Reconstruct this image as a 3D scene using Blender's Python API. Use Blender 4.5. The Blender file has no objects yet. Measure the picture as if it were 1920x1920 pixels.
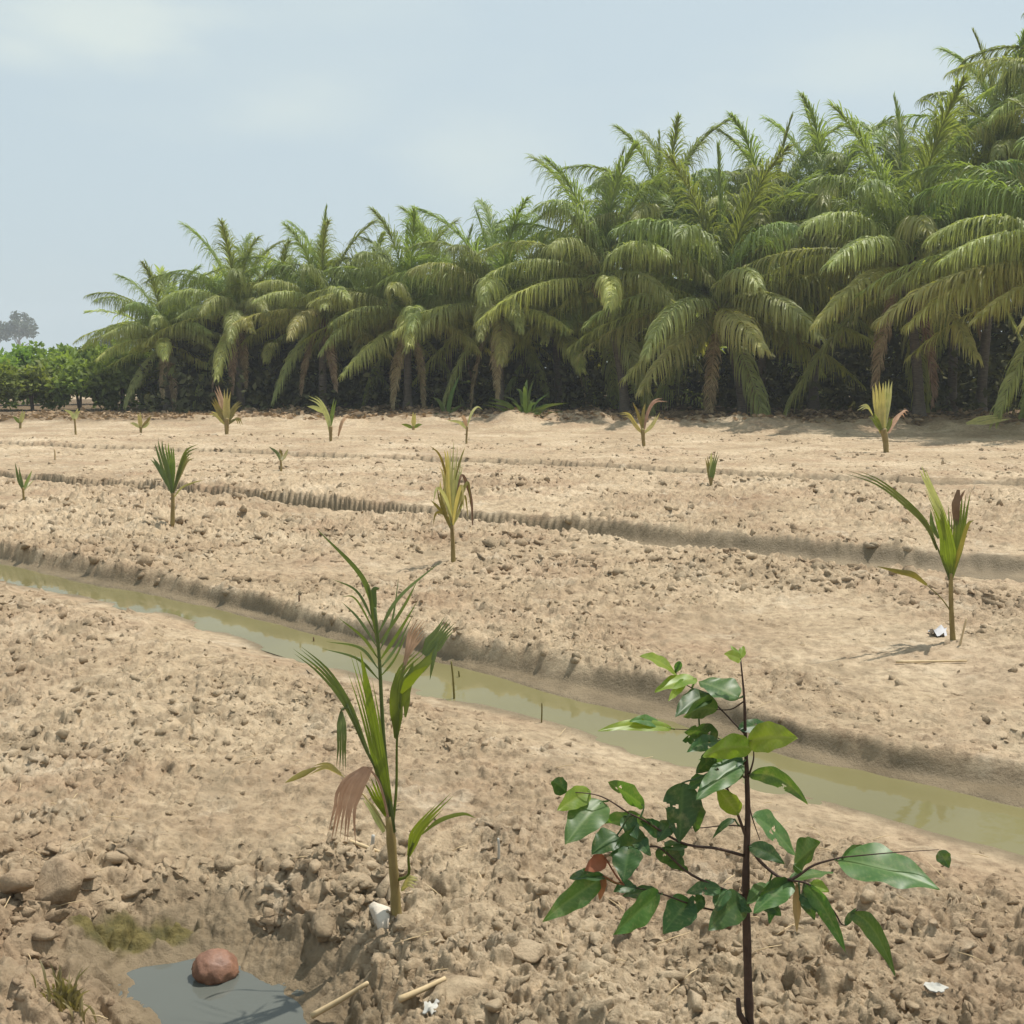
import bpy, math, random
import numpy as np
from mathutils import Vector

random.seed(11)
rng = np.random.default_rng(11)
sc = bpy.context.scene
col = sc.collection
R = math.radians
H = 1.6
PITCH = math.atan(260 / 2059)
FPX = 2059.0

# ------------------------------------------------------------------ projection helpers (photo pixel -> point of the place)
def ray(px, py):
    cx, cy = (px - 960) / FPX, (960 - py) / FPX
    ca, sa = math.cos(PITCH), math.sin(PITCH)
    return np.array([cx, ca + sa * cy, -sa + ca * cy])

def G(px, py, z=0.0):
    d = ray(px, py)
    t = (z - H) / d[2]
    return np.array([d[0] * t, d[1] * t, z])

def D(px, py, y):
    d = ray(px, py)
    t = y / d[1]
    return np.array([d[0] * t, y, H + d[2] * t])

# ------------------------------------------------------------------ numpy noise
def _hash(ix, iy, seed):
    h = (ix.astype(np.int64) * 374761393 + iy.astype(np.int64) * 668265263 + seed * 1442695041) & 0xFFFFFFFF
    h = ((h ^ (h >> 13)) * 1274126177) & 0xFFFFFFFF
    h = h ^ (h >> 16)
    h = (h * 2246822519) & 0xFFFFFFFF
    return ((h ^ (h >> 15)) & 0xFFFFFF) / float(0xFFFFFF)

def vnoise(x, y, s, seed=0):
    x = x / s; y = y / s
    ix = np.floor(x); iy = np.floor(y)
    fx = x - ix; fy = y - iy
    fx = fx * fx * (3 - 2 * fx); fy = fy * fy * (3 - 2 * fy)
    ix = ix.astype(np.int64); iy = iy.astype(np.int64)
    a = _hash(ix, iy, seed); b = _hash(ix + 1, iy, seed)
    c = _hash(ix, iy + 1, seed); d = _hash(ix + 1, iy + 1, seed)
    return (a * (1 - fx) + b * fx) * (1 - fy) + (c * (1 - fx) + d * fx) * fy - 0.5

def fbm(x, y, s, oct=4, seed=0):
    r = 0; a = 1.0
    for o in range(oct):
        r = r + a * vnoise(x, y, s, seed + o * 17); a *= 0.5; s *= 0.5
    return r

def clods(x, y, s, seed=0):
    """lumps: every cell a tilted rounded clod of its own height, cracks between"""
    wx = x + s * (.9 * vnoise(x, y, s * 0.9, seed + 5) + .5 * vnoise(x, y, s * .4, seed + 25) + .3 * vnoise(x, y, s * .18, seed + 35))
    wy = y + s * (.9 * vnoise(x, y, s * 0.9, seed + 9) + .5 * vnoise(x, y, s * .4, seed + 29) + .3 * vnoise(x, y, s * .18, seed + 39))
    gx = wx / s; gy = wy / s
    ix = np.floor(gx).astype(np.int64); iy = np.floor(gy).astype(np.int64)
    f1 = np.full(x.shape, 9.0); f2 = np.full(x.shape, 9.0)
    hh = np.zeros(x.shape)
    for dx in (-1, 0, 1):
        for dy in (-1, 0, 1):
            cx = ix + dx; cy = iy + dy
            px = cx + _hash(cx, cy, seed + 1); py = cy + _hash(cx, cy, seed + 2)
            ex = gx - px; ey = gy - py
            d = np.sqrt(ex * ex + ey * ey)
            h = _hash(cx, cy, seed + 3)
            tl = (_hash(cx, cy, seed + 4) - .5) * ex + (_hash(cx, cy, seed + 6) - .5) * ey
            n = d < f1
            f2 = np.where(n, f1, np.minimum(f2, d))
            hh = np.where(n, np.where(h > .62, (h - .62) * 2.2 + .35, .18 * h) + 1.3 * tl, hh)
            f1 = np.where(n, d, f1)
    e = np.clip((f2 - f1) / 0.4, 0, 1)
    e = e * e * (3 - 2 * e)
    return hh * e

def billow(x, y, s, oct=4, seed=0, gain=.55):
    wx = x + s * .8 * vnoise(x, y, s * 1.3, seed + 3); wy = y + s * .8 * vnoise(x, y, s * 1.3, seed + 4)
    r = 0; a = 1.0
    for o in range(oct):
        c, q = math.cos(o * .7 + .3), math.sin(o * .7 + .3)
        r = r + a * np.abs(2 * vnoise(wx * c - wy * q, wx * q + wy * c, s, seed + o * 13)); a *= gain; s *= .52
    return r

def sstep(a, b, x):
    t = np.clip((x - a) / (b - a), 0, 1)
    return t * t * (3 - 2 * t)

# ------------------------------------------------------------------ ditches and puddle, all in ground coordinates
def curve(pix, z):
    p = np.array([G(a, b, z)[:2] for a, b in pix])
    xs, ys = p[:, 0], p[:, 1]
    m0 = (ys[2] - ys[0]) / (xs[2] - xs[0]); m1 = (ys[-1] - ys[-3]) / (xs[-1] - xs[-3])
    def f(x):
        r = np.interp(x, xs, ys)
        r = np.where(x < xs[0], ys[0] + m0 * (x - xs[0]), r)
        return np.where(x > xs[-1], ys[-1] + m1 * (x - xs[-1]), r)
    return f

W1, W2, W3 = 0.10, 0.15, 0.13
DITCH = [
    (W1, curve([(0, 1030), (300, 1082), (550, 1140), (850, 1205), (1100, 1253), (1260, 1288), (1500, 1360), (1700, 1400), (1920, 1438)], 0),
         curve([(0, 1058), (300, 1118), (550, 1178), (850, 1245), (1100, 1318), (1260, 1352), (1500, 1420), (1700, 1462), (1920, 1512)], -W1),
         curve([(0, 1090), (300, 1148), (550, 1226), (850, 1308), (1100, 1375), (1260, 1422), (1500, 1488), (1700, 1545), (1920, 1604)], -W1), 0.95),
    (W2, curve([(0, 888), (300, 912), (600, 938), (800, 955), (1000, 972), (1300, 1000), (1600, 1025), (1920, 1045)], 0),
         curve([(0, 903), (300, 930), (600, 960), (800, 980), (1000, 1000), (1300, 1036), (1600, 1066), (1920, 1090)], -W2),
         curve([(0, 908), (300, 936), (600, 967), (800, 987), (1000, 1009), (1300, 1050), (1600, 1079), (1920, 1106)], -W2), 0.6),
    (W3, curve([(0, 833), (500, 848), (1000, 866), (1500, 891), (1920, 906)], 0),
         curve([(0, 840), (500, 857), (1000, 878), (1500, 906), (1920, 922)], -W3),
         curve([(0, 842), (500, 860), (1000, 881), (1500, 909), (1920, 925)], -W3), 0.7),
]
TREELINE = curve([(0, 797), (300, 797), (800, 798), (1200, 803), (1920, 812)], 0)
ZP = -0.15
PUD = np.array([G(a, b, ZP)[:2] for a, b in [(205, 1822), (262, 1806), (330, 1796), (372, 1790), (440, 1800), (480, 1822),
      (525, 1852), (560, 1885), (580, 1925), (590, 1990), (420, 2030), (330, 1985), (290, 1930), (245, 1860)]])

def poly_sd(x, y, P):
    d = np.full(x.shape, 1e9); ins = np.zeros(x.shape, bool)
    n = len(P)
    for i in range(n):
        a = P[i]; b = P[(i + 1) % n]
        e = b - a
        t = np.clip(((x - a[0]) * e[0] + (y - a[1]) * e[1]) / (e @ e), 0, 1)
        d = np.minimum(d, np.hypot(x - a[0] - t * e[0], y - a[1] - t * e[1]))
        c = ((a[1] > y) != (b[1] > y)) & (x < (b[0] - a[0]) * (y - a[1]) / (b[1] - a[1] + 1e-12) + a[0])
        ins ^= c
    return np.where(ins, -d, d)

def ground(x, y):
    """height, wetness with painted bank shade, leaf-litter, clod mask"""
    x = np.asarray(x, float); y = np.asarray(y, float)
    r = np.hypot(x, y)
    z = np.zeros(x.shape); wet_shade = np.zeros(x.shape); calm = np.zeros(x.shape)
    jig = 0.07 * fbm(x, y, 0.8, 2, 71) * np.clip(r / 5, .6, 3)
    near = r < 70
    for k, (w, FT, FW, NW, sh) in enumerate(DITCH):
        ft = FT(x); fw = FW(x); nw = NW(x)
        yy = y + jig
        u = (yy - fw) / np.maximum(ft - fw, .05)
        u = u + np.where(near, .09 * vnoise(x, y * .15, .07, 90 + k) + .16 * vnoise(x, y * .3, .34, 93 + k), 0) * sstep(0, .25, u)
        bank = np.where((u >= 0) & (u < 1), -w * (1 - (.30 * np.clip(u, 0, 1) + .70 * sstep(.58, 1.0, u))), 0)
        mid = (yy > nw) & (yy < fw)
        t = (yy - nw) / np.maximum(fw - nw, .05)
        bank = np.where(mid, -w - 0.09 * np.sin(np.pi * np.clip(t, 0, 1)), bank)
        dn = (nw - yy)
        bank = np.where((dn >= 0) & (dn < sh), -w * (1 - sstep(0, 1, dn / sh)), bank)
        z = z + np.where(near, bank, 0)
        wt = np.where(u >= 0, 1 - sstep(*((.68, .92) if k == 0 else (.86, 1.08)), u + .35 * fbm(x, y, .35, 3, 5 + k)), 1)  # moist bank foot, carried up the face to paint in the bank's shade
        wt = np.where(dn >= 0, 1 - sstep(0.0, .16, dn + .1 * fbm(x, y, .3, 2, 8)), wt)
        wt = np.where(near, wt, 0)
        wet_shade = np.maximum(wet_shade, wt)
        calm = np.maximum(calm, np.where(near, np.where(u >= 0, .96 * (1 - sstep(.75, 1.25, u)), 1 - sstep(0, sh, dn)), 0))
        # raised crest of spoil on the far lip
        z = z + np.where(near, 0.014 * np.exp(-((u - 1.3) / .5) ** 2), 0)
    sd = np.full(x.shape, 9.0)
    m = r < 5
    sd[m] = poly_sd(x[m] , y[m], PUD)
    sdj = sd + .05 * fbm(x, y, .25, 3, 33)
    pit = np.where(sdj < 0, ZP + np.maximum(sdj, -.15) * .5, np.minimum(0, ZP * (1 - sstep(0, .34, sdj))))
    z = z + np.where(m, pit, 0)
    pw = 1 - sstep(.06, .24, sdj + .12 * fbm(x, y, .18, 3, 38))
    wet_shade = np.maximum(wet_shade, .8 * pw); calm = np.maximum(calm, 1 - sstep(-.02, .10, sdj))
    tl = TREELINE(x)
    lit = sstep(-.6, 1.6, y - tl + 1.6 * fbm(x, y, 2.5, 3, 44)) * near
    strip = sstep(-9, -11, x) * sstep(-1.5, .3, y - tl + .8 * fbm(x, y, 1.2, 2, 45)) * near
    z = z + .16 * sstep(-3.0, .5, y - tl) * near + .42 * np.abs(fbm(x, y, 1.3, 4, 46)) * sstep(-2.4, -.2, y - tl) * sstep(-12, -8, x) * near
    # relief
    big = fbm(x, y, 4.0, 3, 1)
    clm = sstep(-.35, .38, fbm(x, y, 2.2, 3, 21) + .16)
    pitzone = sstep(.9, .15, sd) * (r < 5)
    amp = (1 - .93 * calm)
    flat = np.where(r > 60, 0, 1)
    z = z + .05 * big * amp
    fade = np.clip(r / 8, 1, 1.75) * (1 - .6 * sstep(13, 20, r))
    z = z + flat * amp * (.035 * fbm(x, y, .45, 3, 2) + (.30 + .70 * clm) * fade * (.026 * billow(x, y, .12, 6, 150, .64) + .031 * clods(x, y, .11, 100) + .020 * clods(x, y, .06, 200)
            + .010 * clods(x, y, .03, 300)))
    z = z + amp * pitzone * (.050 * clods(x, y, .17, 400) + .040 * billow(x, y, .17, 5, 420, .6) - .03)
    z = z + flat * .022 * (1 - amp) * fbm(x, y, .3, 3, 50)
    return z, wet_shade, np.maximum(lit, strip * .8), clm * amp

# ------------------------------------------------------------------ mesh helpers
def np_mesh(name, V, F, smooth=False):
    V = np.asarray(V, np.float32); F = np.asarray(F, np.int32)
    k = F.shape[1]
    me = bpy.data.meshes.new(name)
    me.vertices.add(len(V)); me.vertices.foreach_set('co', V.ravel())
    me.loops.add(F.size); me.loops.foreach_set('vertex_index', F.ravel())
    me.polygons.add(len(F)); me.polygons.foreach_set('loop_start', np.arange(0, F.size, k, dtype=np.int32))
    if smooth: me.polygons.foreach_set('use_smooth', np.ones(len(F), bool))
    me.update(calc_edges=True); me.validate()
    return me

class MB:
    def __init__(s): s.V = []; s.F = []; s.n = 0
    def add(s, V, F):
        V = np.asarray(V, float); F = np.asarray(F, int)
        s.V.append(V); s.F.append(F + s.n); s.n += len(V)
    def tube(s, pts, rad, seg=8):
        P = np.asarray(pts, float); n = len(P)
        rad = np.broadcast_to(np.asarray(rad, float), (n,))
        T = np.gradient(P, axis=0); T /= np.linalg.norm(T, axis=1)[:, None] + 1e-9
        up = np.array([0.31, 0.17, 0.93]) if abs(T[0][2]) < .9 else np.array([1., 0, .1])
        A = np.cross(T, up); A /= np.linalg.norm(A, axis=1)[:, None] + 1e-9
        B = np.cross(T, A)
        a = np.linspace(0, 2 * np.pi, seg, endpoint=False)
        V = P[:, None] + rad[:, None, None] * (np.cos(a)[None, :, None] * A[:, None] + np.sin(a)[None, :, None] * B[:, None])
        V = np.vstack([V.reshape(-1, 3), P[-1:] + T[-1:] * rad[-1] * .5, P[:1]])
        F = []
        for i in range(n - 1):
            for j in range(seg):
                k = (j + 1) % seg
                F.append((i * seg + j, i * seg + k, (i + 1) * seg + k, (i + 1) * seg + j))
        e = n * seg
        for j in range(seg):
            k = (j + 1) % seg
            F.append(((n - 1) * seg + j, (n - 1) * seg + k, e, e)); F.append((j, e + 1, e + 1, k))
        s.add(V, F)
    def build(s, name, mat, parent=None, smooth=True):
        V = np.vstack(s.V); F = np.vstack(s.F)
        me = poly_mesh(name, V, F, smooth)
        return obj(name, me, mat, parent)

def poly_mesh(name, V, F, smooth):
    F = np.asarray(F)
    if F.shape[1] == 4 and ((F[:, 2] == F[:, 3]) | (F[:, 1] == F[:, 2])).any():
        FL = [tuple(dict.fromkeys(f.tolist())) for f in F]
        me = bpy.data.meshes.new(name); me.from_pydata([tuple(v) for v in V], [], FL)
        if smooth: me.polygons.foreach_set('use_smooth', np.ones(len(FL), bool))
        me.update(); return me
    return np_mesh(name, V, F, smooth)

def obj(name, me, mat=None, parent=None):
    if mat and not me.materials: me.materials.append(mat)
    o = bpy.data.objects.new(name, me); col.objects.link(o)
    if parent: o.parent = parent
    return o

def tag(o, label=None, cat=None, group=None, kind=None):
    if label: o['label'] = label
    if cat: o['category'] = cat
    if group: o['group'] = group
    if kind: o['kind'] = kind
    return o

def empty(name, loc, label, cat, group=None):
    o = bpy.data.objects.new(name, None); col.objects.link(o)
    o.location = loc; o.empty_display_size = .1
    return tag(o, label, cat, group)

# ------------------------------------------------------------------ materials
def new_mat(name):
    m = bpy.data.materials.new(name); m.use_nodes = True
    nt = m.node_tree; nt.nodes.clear()
    return m, nt, nt.nodes.new('ShaderNodeOutputMaterial')

def N(nt, typ, **kw):
    n = nt.nodes.new(typ)
    for k, v in kw.items():
        if k in n.inputs: n.inputs[k].default_value = v
        else: setattr(n, k, v)
    return n

def ramp(nt, fac, stops):
    n = nt.nodes.new('ShaderNodeValToRGB')
    e = n.color_ramp.elements
    e[0].position, e[0].color = stops[0][0], (*stops[0][1], 1)
    e[1].position, e[1].color = stops[-1][0], (*stops[-1][1], 1)
    for p, c in stops[1:-1]:
        k = e.new(p); k.color = (*c, 1)
    nt.links.new(fac, n.inputs[0])
    return n.outputs[0]

def mix(nt, fac, a, b, typ='MIX'):
    n = nt.nodes.new('ShaderNodeMix'); n.data_type = 'RGBA'; n.blend_type = typ
    for s, v in ((0, fac), (6, a), (7, b)):
        if hasattr(v, 'is_linked') or isinstance(v, bpy.types.NodeSocket): nt.links.new(v, n.inputs[s])
        elif s == 0: n.inputs[0].default_value = v
        else: n.inputs[s].default_value = (*v, 1)
    return n.outputs[2]

def soil_material():
    m, nt, out = new_mat('dry_soil')
    L = nt.links.new
    geo = N(nt, 'ShaderNodeNewGeometry')
    def noise(scale, detail=6, rough=.6):
        n = N(nt, 'ShaderNodeTexNoise', Scale=scale, Detail=detail, Roughness=rough); L(geo.outputs['Position'], n.inputs['Vector']); return n.outputs[0]
    base = ramp(nt, noise(.55), [(.32, (.325, .236, .147)), (.5, (.425, .322, .207)), (.68, (.52, .41, .278))])
    fine = ramp(nt, noise(14, 8, .7), [(.28, (.50, .47, .44)), (.5, (1, 1, 1)), (.70, (1.32, 1.34, 1.36))])
    c = mix(nt, 1.0, base, fine, 'MULTIPLY')
    red = ramp(nt, noise(.9, 4, .6), [(.50, (0, 0, 0)), (.66, (.5, .5, .5))])
    c = mix(nt, red, c, mix(nt, 1., (.325, .212, .130), fine, 'MULTIPLY'))
    dk = ramp(nt, noise(.42, 6, .65), [(.50, (0, 0, 0)), (.63, (.5, .5, .5))])
    c = mix(nt, dk, c, mix(nt, 1., (.30, .208, .13), fine, 'MULTIPLY'))
    pl = ramp(nt, noise(1.7, 6, .7), [(.56, (0, 0, 0)), (.70, (.7, .7, .7))])
    c = mix(nt, pl, c, mix(nt, 1., (.52, .43, .31), fine, 'MULTIPLY'))
    spots = ramp(nt, noise(3.2, 5, .65), [(.54, (0, 0, 0)), (.68, (1, 1, 1))])
    c = mix(nt, spots, c, (.30, .228, .145))
    wet_shade = N(nt, 'ShaderNodeAttribute', attribute_name='wet_shade').outputs['Fac']
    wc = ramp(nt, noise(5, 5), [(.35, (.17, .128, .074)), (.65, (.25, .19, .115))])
    c = mix(nt, wet_shade, c, wc)  # damp soil tone, which also puts shade into the ditch bank colour
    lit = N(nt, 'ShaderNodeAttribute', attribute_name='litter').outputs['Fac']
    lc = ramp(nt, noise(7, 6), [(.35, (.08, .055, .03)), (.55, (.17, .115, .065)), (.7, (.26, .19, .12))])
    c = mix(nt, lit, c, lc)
    alg = N(nt, 'ShaderNodeAttribute', attribute_name='algae').outputs['Fac']
    c = mix(nt, alg, c, ramp(nt, noise(22, 5), [(.35, (.10, .085, .03)), (.65, (.19, .15, .05))]))
    p = N(nt, 'ShaderNodeBsdfPrincipled'); L(c, p.inputs['Base Color'])
    rr = N(nt, 'ShaderNodeMapRange'); rr.inputs[3].default_value = .95; rr.inputs[4].default_value = .55; L(wet_shade, rr.inputs[0]); L(rr.outputs[0], p.inputs['Roughness'])
    p.inputs['Specular IOR Level'].default_value = .25
    b1 = N(nt, 'ShaderNodeBump', Strength=.9, Distance=.018); L(noise(45, 8, .7), b1.inputs['Height'])
    b2 = N(nt, 'ShaderNodeBump', Strength=.6, Distance=.004); L(noise(160, 5, .7), b2.inputs['Height']); L(b1.outputs[0], b2.inputs['Normal'])
    L(b2.outputs[0], p.inputs['Normal'])
    L(p.outputs[0], out.inputs[0])
    return m

def clod_material(name, a, b):
    m, nt, out = new_mat(name); L = nt.links.new
    geo = N(nt, 'ShaderNodeNewGeometry')
    n = N(nt, 'ShaderNodeTexNoise', Scale=9, Detail=6, Roughness=.65); L(geo.outputs['Position'], n.inputs['Vector'])
    c = ramp(nt, n.outputs[0], [(.3, a), (.7, b)])
    r = ramp(nt, geo.outputs['Random Per Island'], [(0, (.78, .76, .74)), (1, (1.15, 1.15, 1.15))])
    c = mix(nt, 1., c, r, 'MULTIPLY')
    p = N(nt, 'ShaderNodeBsdfPrincipled', Roughness=.95); L(c, p.inputs['Base Color']); p.inputs['Specular IOR Level'].default_value = .2
    n2 = N(nt, 'ShaderNodeTexNoise', Scale=90, Detail=5); L(geo.outputs['Position'], n2.inputs['Vector'])
    b_ = N(nt, 'ShaderNodeBump', Strength=.6, Distance=.006); L(n2.outputs[0], b_.inputs['Height']); L(b_.outputs[0], p.inputs['Normal'])
    L(p.outputs[0], out.inputs[0]); return m

def leaf_material(name, a, b, trans=.35, rough=.42, spec=.5, var=.10, scale=3.0, tcol=None, coords='Object', veins=None):
    m, nt, out = new_mat(name); L = nt.links.new
    tc = N(nt, 'ShaderNodeTexCoord')
    n = N(nt, 'ShaderNodeTexNoise', Scale=scale, Detail=4, Roughness=.6); L(tc.outputs[coords], n.inputs['Vector'])
    c = ramp(nt, n.outputs[0], [(.33, a), (.67, b)])
    if veins:
        at = N(nt, 'ShaderNodeAttribute', attribute_name='vein'); vm = N(nt, 'ShaderNodeMath', operation='MULTIPLY'); L(at.outputs['Fac'], vm.inputs[0]); vm.inputs[1].default_value = .55
        c = mix(nt, vm.outputs[0], c, veins)
        dn = N(nt, 'ShaderNodeTexNoise', Scale=38, Detail=5, Roughness=.7); L(tc.outputs['Object'], dn.inputs['Vector'])
        c = mix(nt, ramp(nt, dn.outputs[0], [(.52, (0, 0, 0)), (.78, (.45, .45, .45))]), c, (.30, .27, .17))
    oi = N(nt, 'ShaderNodeObjectInfo')
    geo = N(nt, 'ShaderNodeNewGeometry')
    h = N(nt, 'ShaderNodeHueSaturation')
    ad = N(nt, 'ShaderNodeMath', operation='ADD'); L(oi.outputs['Random'], ad.inputs[0]); L(geo.outputs['Random Per Island'], ad.inputs[1])
    mr = N(nt, 'ShaderNodeMapRange'); mr.inputs[2].default_value = 2; mr.inputs[3].default_value = 1 - 3.2 * var; mr.inputs[4].default_value = 1 + 3.2 * var
    L(ad.outputs[0], mr.inputs[0]); L(mr.outputs[0], h.inputs['Value'])
    mh = N(nt, 'ShaderNodeMapRange'); mh.inputs[3].default_value = .5 - .18 * var; mh.inputs[4].default_value = .5 + .18 * var
    L(oi.outputs['Random'], mh.inputs[0]); L(mh.outputs[0], h.inputs['Hue'])
    L(c, h.inputs['Color'])
    p = N(nt, 'ShaderNodeBsdfPrincipled', Roughness=rough); p.inputs['Specular IOR Level'].default_value = spec
    L(h.outputs[0], p.inputs['Base Color'])
    t = N(nt, 'ShaderNodeBsdfTranslucent')
    tm = mix(nt, 1., h.outputs[0], tcol or (1.5, 1.55, .6), 'MULTIPLY'); L(tm, t.inputs[0])
    ms = N(nt, 'ShaderNodeMixShader', Fac=trans); L(p.outputs[0], ms.inputs[1]); L(t.outputs[0], ms.inputs[2])
    L(ms.outputs[0], out.inputs[0]); return m

def plain(name, a, b, rough=.8, scale=12, spec=.3, bump=.0, stretch=None):
    m, nt, out = new_mat(name); L = nt.links.new
    tc = N(nt, 'ShaderNodeTexCoord')
    mp = N(nt, 'ShaderNodeMapping'); L(tc.outputs['Object'], mp.inputs[0])
    if stretch: mp.inputs['Scale'].default_value = stretch
    n = N(nt, 'ShaderNodeTexNoise', Scale=scale, Detail=6, Roughness=.65); L(mp.outputs[0], n.inputs['Vector'])
    c = ramp(nt, n.outputs[0], [(.3, a), (.7, b)])
    p = N(nt, 'ShaderNodeBsdfPrincipled', Roughness=rough); p.inputs['Specular IOR Level'].default_value = spec; L(c, p.inputs['Base Color'])
    if bump:
        b_ = N(nt, 'ShaderNodeBump', Strength=.8, Distance=bump); L(n.outputs[0], b_.inputs['Height']); L(b_.outputs[0], p.inputs['Normal'])
    L(p.outputs[0], out.inputs[0]); return m

def water_material(name, colr, rough=.04, spec=.26):
    m, nt, out = new_mat(name); L = nt.links.new
    geo = N(nt, 'ShaderNodeNewGeometry')
    n = N(nt, 'ShaderNodeTexNoise', Scale=1.2, Detail=3); L(geo.outputs['Position'], n.inputs['Vector'])
    c = ramp(nt, n.outputs[0], [(.3, tuple(v * .9 for v in colr)), (.7, tuple(v * 1.1 for v in colr))])
    p = N(nt, 'ShaderNodeBsdfPrincipled', Roughness=rough, IOR=1.33); p.inputs['Specular IOR Level'].default_value = spec; L(c, p.inputs['Base Color'])
    n2 = N(nt, 'ShaderNodeTexNoise', Scale=7, Detail=3); L(geo.outputs['Position'], n2.inputs['Vector'])
    b_ = N(nt, 'ShaderNodeBump', Strength=.12, Distance=.01); L(n2.outputs[0], b_.inputs['Height']); L(b_.outputs[0], p.inputs['Normal'])
    L(p.outputs[0], out.inputs[0]); return m

M = dict(
    soil=soil_material(),
    clod=clod_material('soil_clod', (.38, .275, .165), (.52, .40, .26)),
    pale=clod_material('pale_clod', (.46, .40, .32), (.58, .51, .42)),
    canal=water_material('muddy_water', (.175, .155, .072)),
    puddle=water_material('puddle_water', (.105, .11, .095), .02, .5),
    f_young=leaf_material('palm_leaf_young', (.20, .25, .075), (.265, .305, .105), .38, var=.10, rough=.5, spec=.35),
    f_mature=leaf_material('palm_leaf_mature', (.31, .345, .12), (.40, .415, .16), .40, var=.10, rough=.5, spec=.4),
    f_old=leaf_material('palm_leaf_old', (.40, .41, .135), (.52, .49, .19), .42, var=.10, rough=.5, spec=.4),
    f_dead=leaf_material('palm_leaf_dead', (.30, .205, .115), (.44, .33, .20), .15, var=.15, rough=.8, spec=.1, tcol=(1.2, 1.1, .8)),
    palmtrunk=plain('palm_trunk', (.10, .08, .06), (.22, .18, .135), .9, 6, bump=.04, stretch=(1, 1, 5)),
    sheath=plain('palm_fibre', (.10, .07, .04), (.22, .16, .09), .95, 14, bump=.03),
    bush=leaf_material('orchard_leaf', (.17, .235, .055), (.25, .315, .085), .40, var=.14, rough=.6, spec=.2, scale=1.2),
    weed=leaf_material('weed_leaf', (.085, .13, .035), (.14, .19, .055), .3, var=.12, scale=2, rough=.7, spec=.1),
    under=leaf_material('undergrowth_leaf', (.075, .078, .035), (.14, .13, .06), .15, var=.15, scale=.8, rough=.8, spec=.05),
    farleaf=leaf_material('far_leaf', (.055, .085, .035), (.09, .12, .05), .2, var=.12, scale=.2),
    bark=plain('bark', (.12, .09, .065), (.22, .17, .12), .9, 9, bump=.02),
    s_green=leaf_material('seedling_leaf', (.12, .165, .025), (.175, .22, .04), .42, var=.07, scale=9, tcol=(1.6, 1.7, .4)),
    s_dark=leaf_material('seedling_dark_leaf', (.085, .115, .03), (.125, .155, .045), .30, var=.07, scale=9),
    s_pale=leaf_material('seedling_pale_leaf', (.38, .40, .16), (.52, .50, .24), .35, var=.07, scale=9, tcol=(1.2, 1.2, .7)),
    s_yellow=leaf_material('seedling_yellow_leaf', (.40, .37, .14), (.52, .46, .20), .4, var=.07, scale=9, tcol=(1.2, 1.1, .5)),
    s_olive=leaf_material('seedling_olive_leaf', (.17, .15, .035), (.25, .21, .06), .3, var=.07, scale=9, tcol=(1.3, 1.2, .5)),
    s_brown=leaf_material('seedling_dead_leaf', (.42, .27, .17), (.54, .37, .25), .3, var=.06, rough=.75, spec=.15, scale=14, tcol=(1.2, 1.0, .8)),
    s_dry=leaf_material('seedling_dry_tip', (.16, .10, .06), (.24, .16, .10), .15, var=.08, rough=.8, spec=.1, scale=14, tcol=(1.2, 1.0, .8)),
    s_stem=plain('seedling_stem', (.17, .115, .042), (.31, .24, .09), .6, 20, stretch=(1, 1, .25)),
    s_stalk=plain('seedling_stalk', (.20, .18, .07), (.32, .27, .11), .5, 18),
    l_dark=leaf_material('sapling_leaf', (.028, .065, .022), (.05, .10, .032), .30, var=.10, rough=.42, spec=.35, scale=16, tcol=(2.4, 2.7, .5), veins=(.10, .16, .06)),
    l_mid=leaf_material('sapling_mid_leaf', (.05, .115, .03), (.085, .16, .045), .35, var=.08, rough=.42, spec=.4, scale=16, tcol=(2.0, 2.1, .5), veins=(.17, .25, .09)),
    l_lime=leaf_material('sapling_young_leaf', (.16, .25, .03), (.24, .32, .045), .48, var=.06, rough=.4, spec=.5, scale=16, tcol=(1.5, 1.5, .4), veins=(.34, .40, .12)),
    l_brown=leaf_material('sapling_dead_leaf', (.26, .10, .05), (.36, .16, .085), .3, var=.08, rough=.6, spec=.2, scale=16, tcol=(1.3, .9, .6)),
    l_tan=leaf_material('sapling_withered_leaf', (.26, .17, .08), (.36, .25, .13), .2, var=.08, rough=.7, spec=.2, scale=16, tcol=(1.2, 1., .7)),
    twig=plain('sapling_bark', (.035, .020, .014), (.085, .05, .035), .7, 30, bump=.003),
    straw=plain('dry_stick', (.45, .33, .18), (.62, .48, .29), .8, 18),
    white=plain('white_scrap', (.38, .36, .31), (.52, .50, .45), .7, 8),
    greywhite=plain('grey_plastic', (.36, .35, .35), (.50, .49, .50), .5, 8),
    husk=plain('wet_husk', (.13, .06, .035), (.30, .155, .095), .55, 22, spec=.5, bump=.008),
    grass=leaf_material('grass_blade', (.20, .19, .08), (.34, .30, .14), .3, var=.12, scale=9),
)

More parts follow.
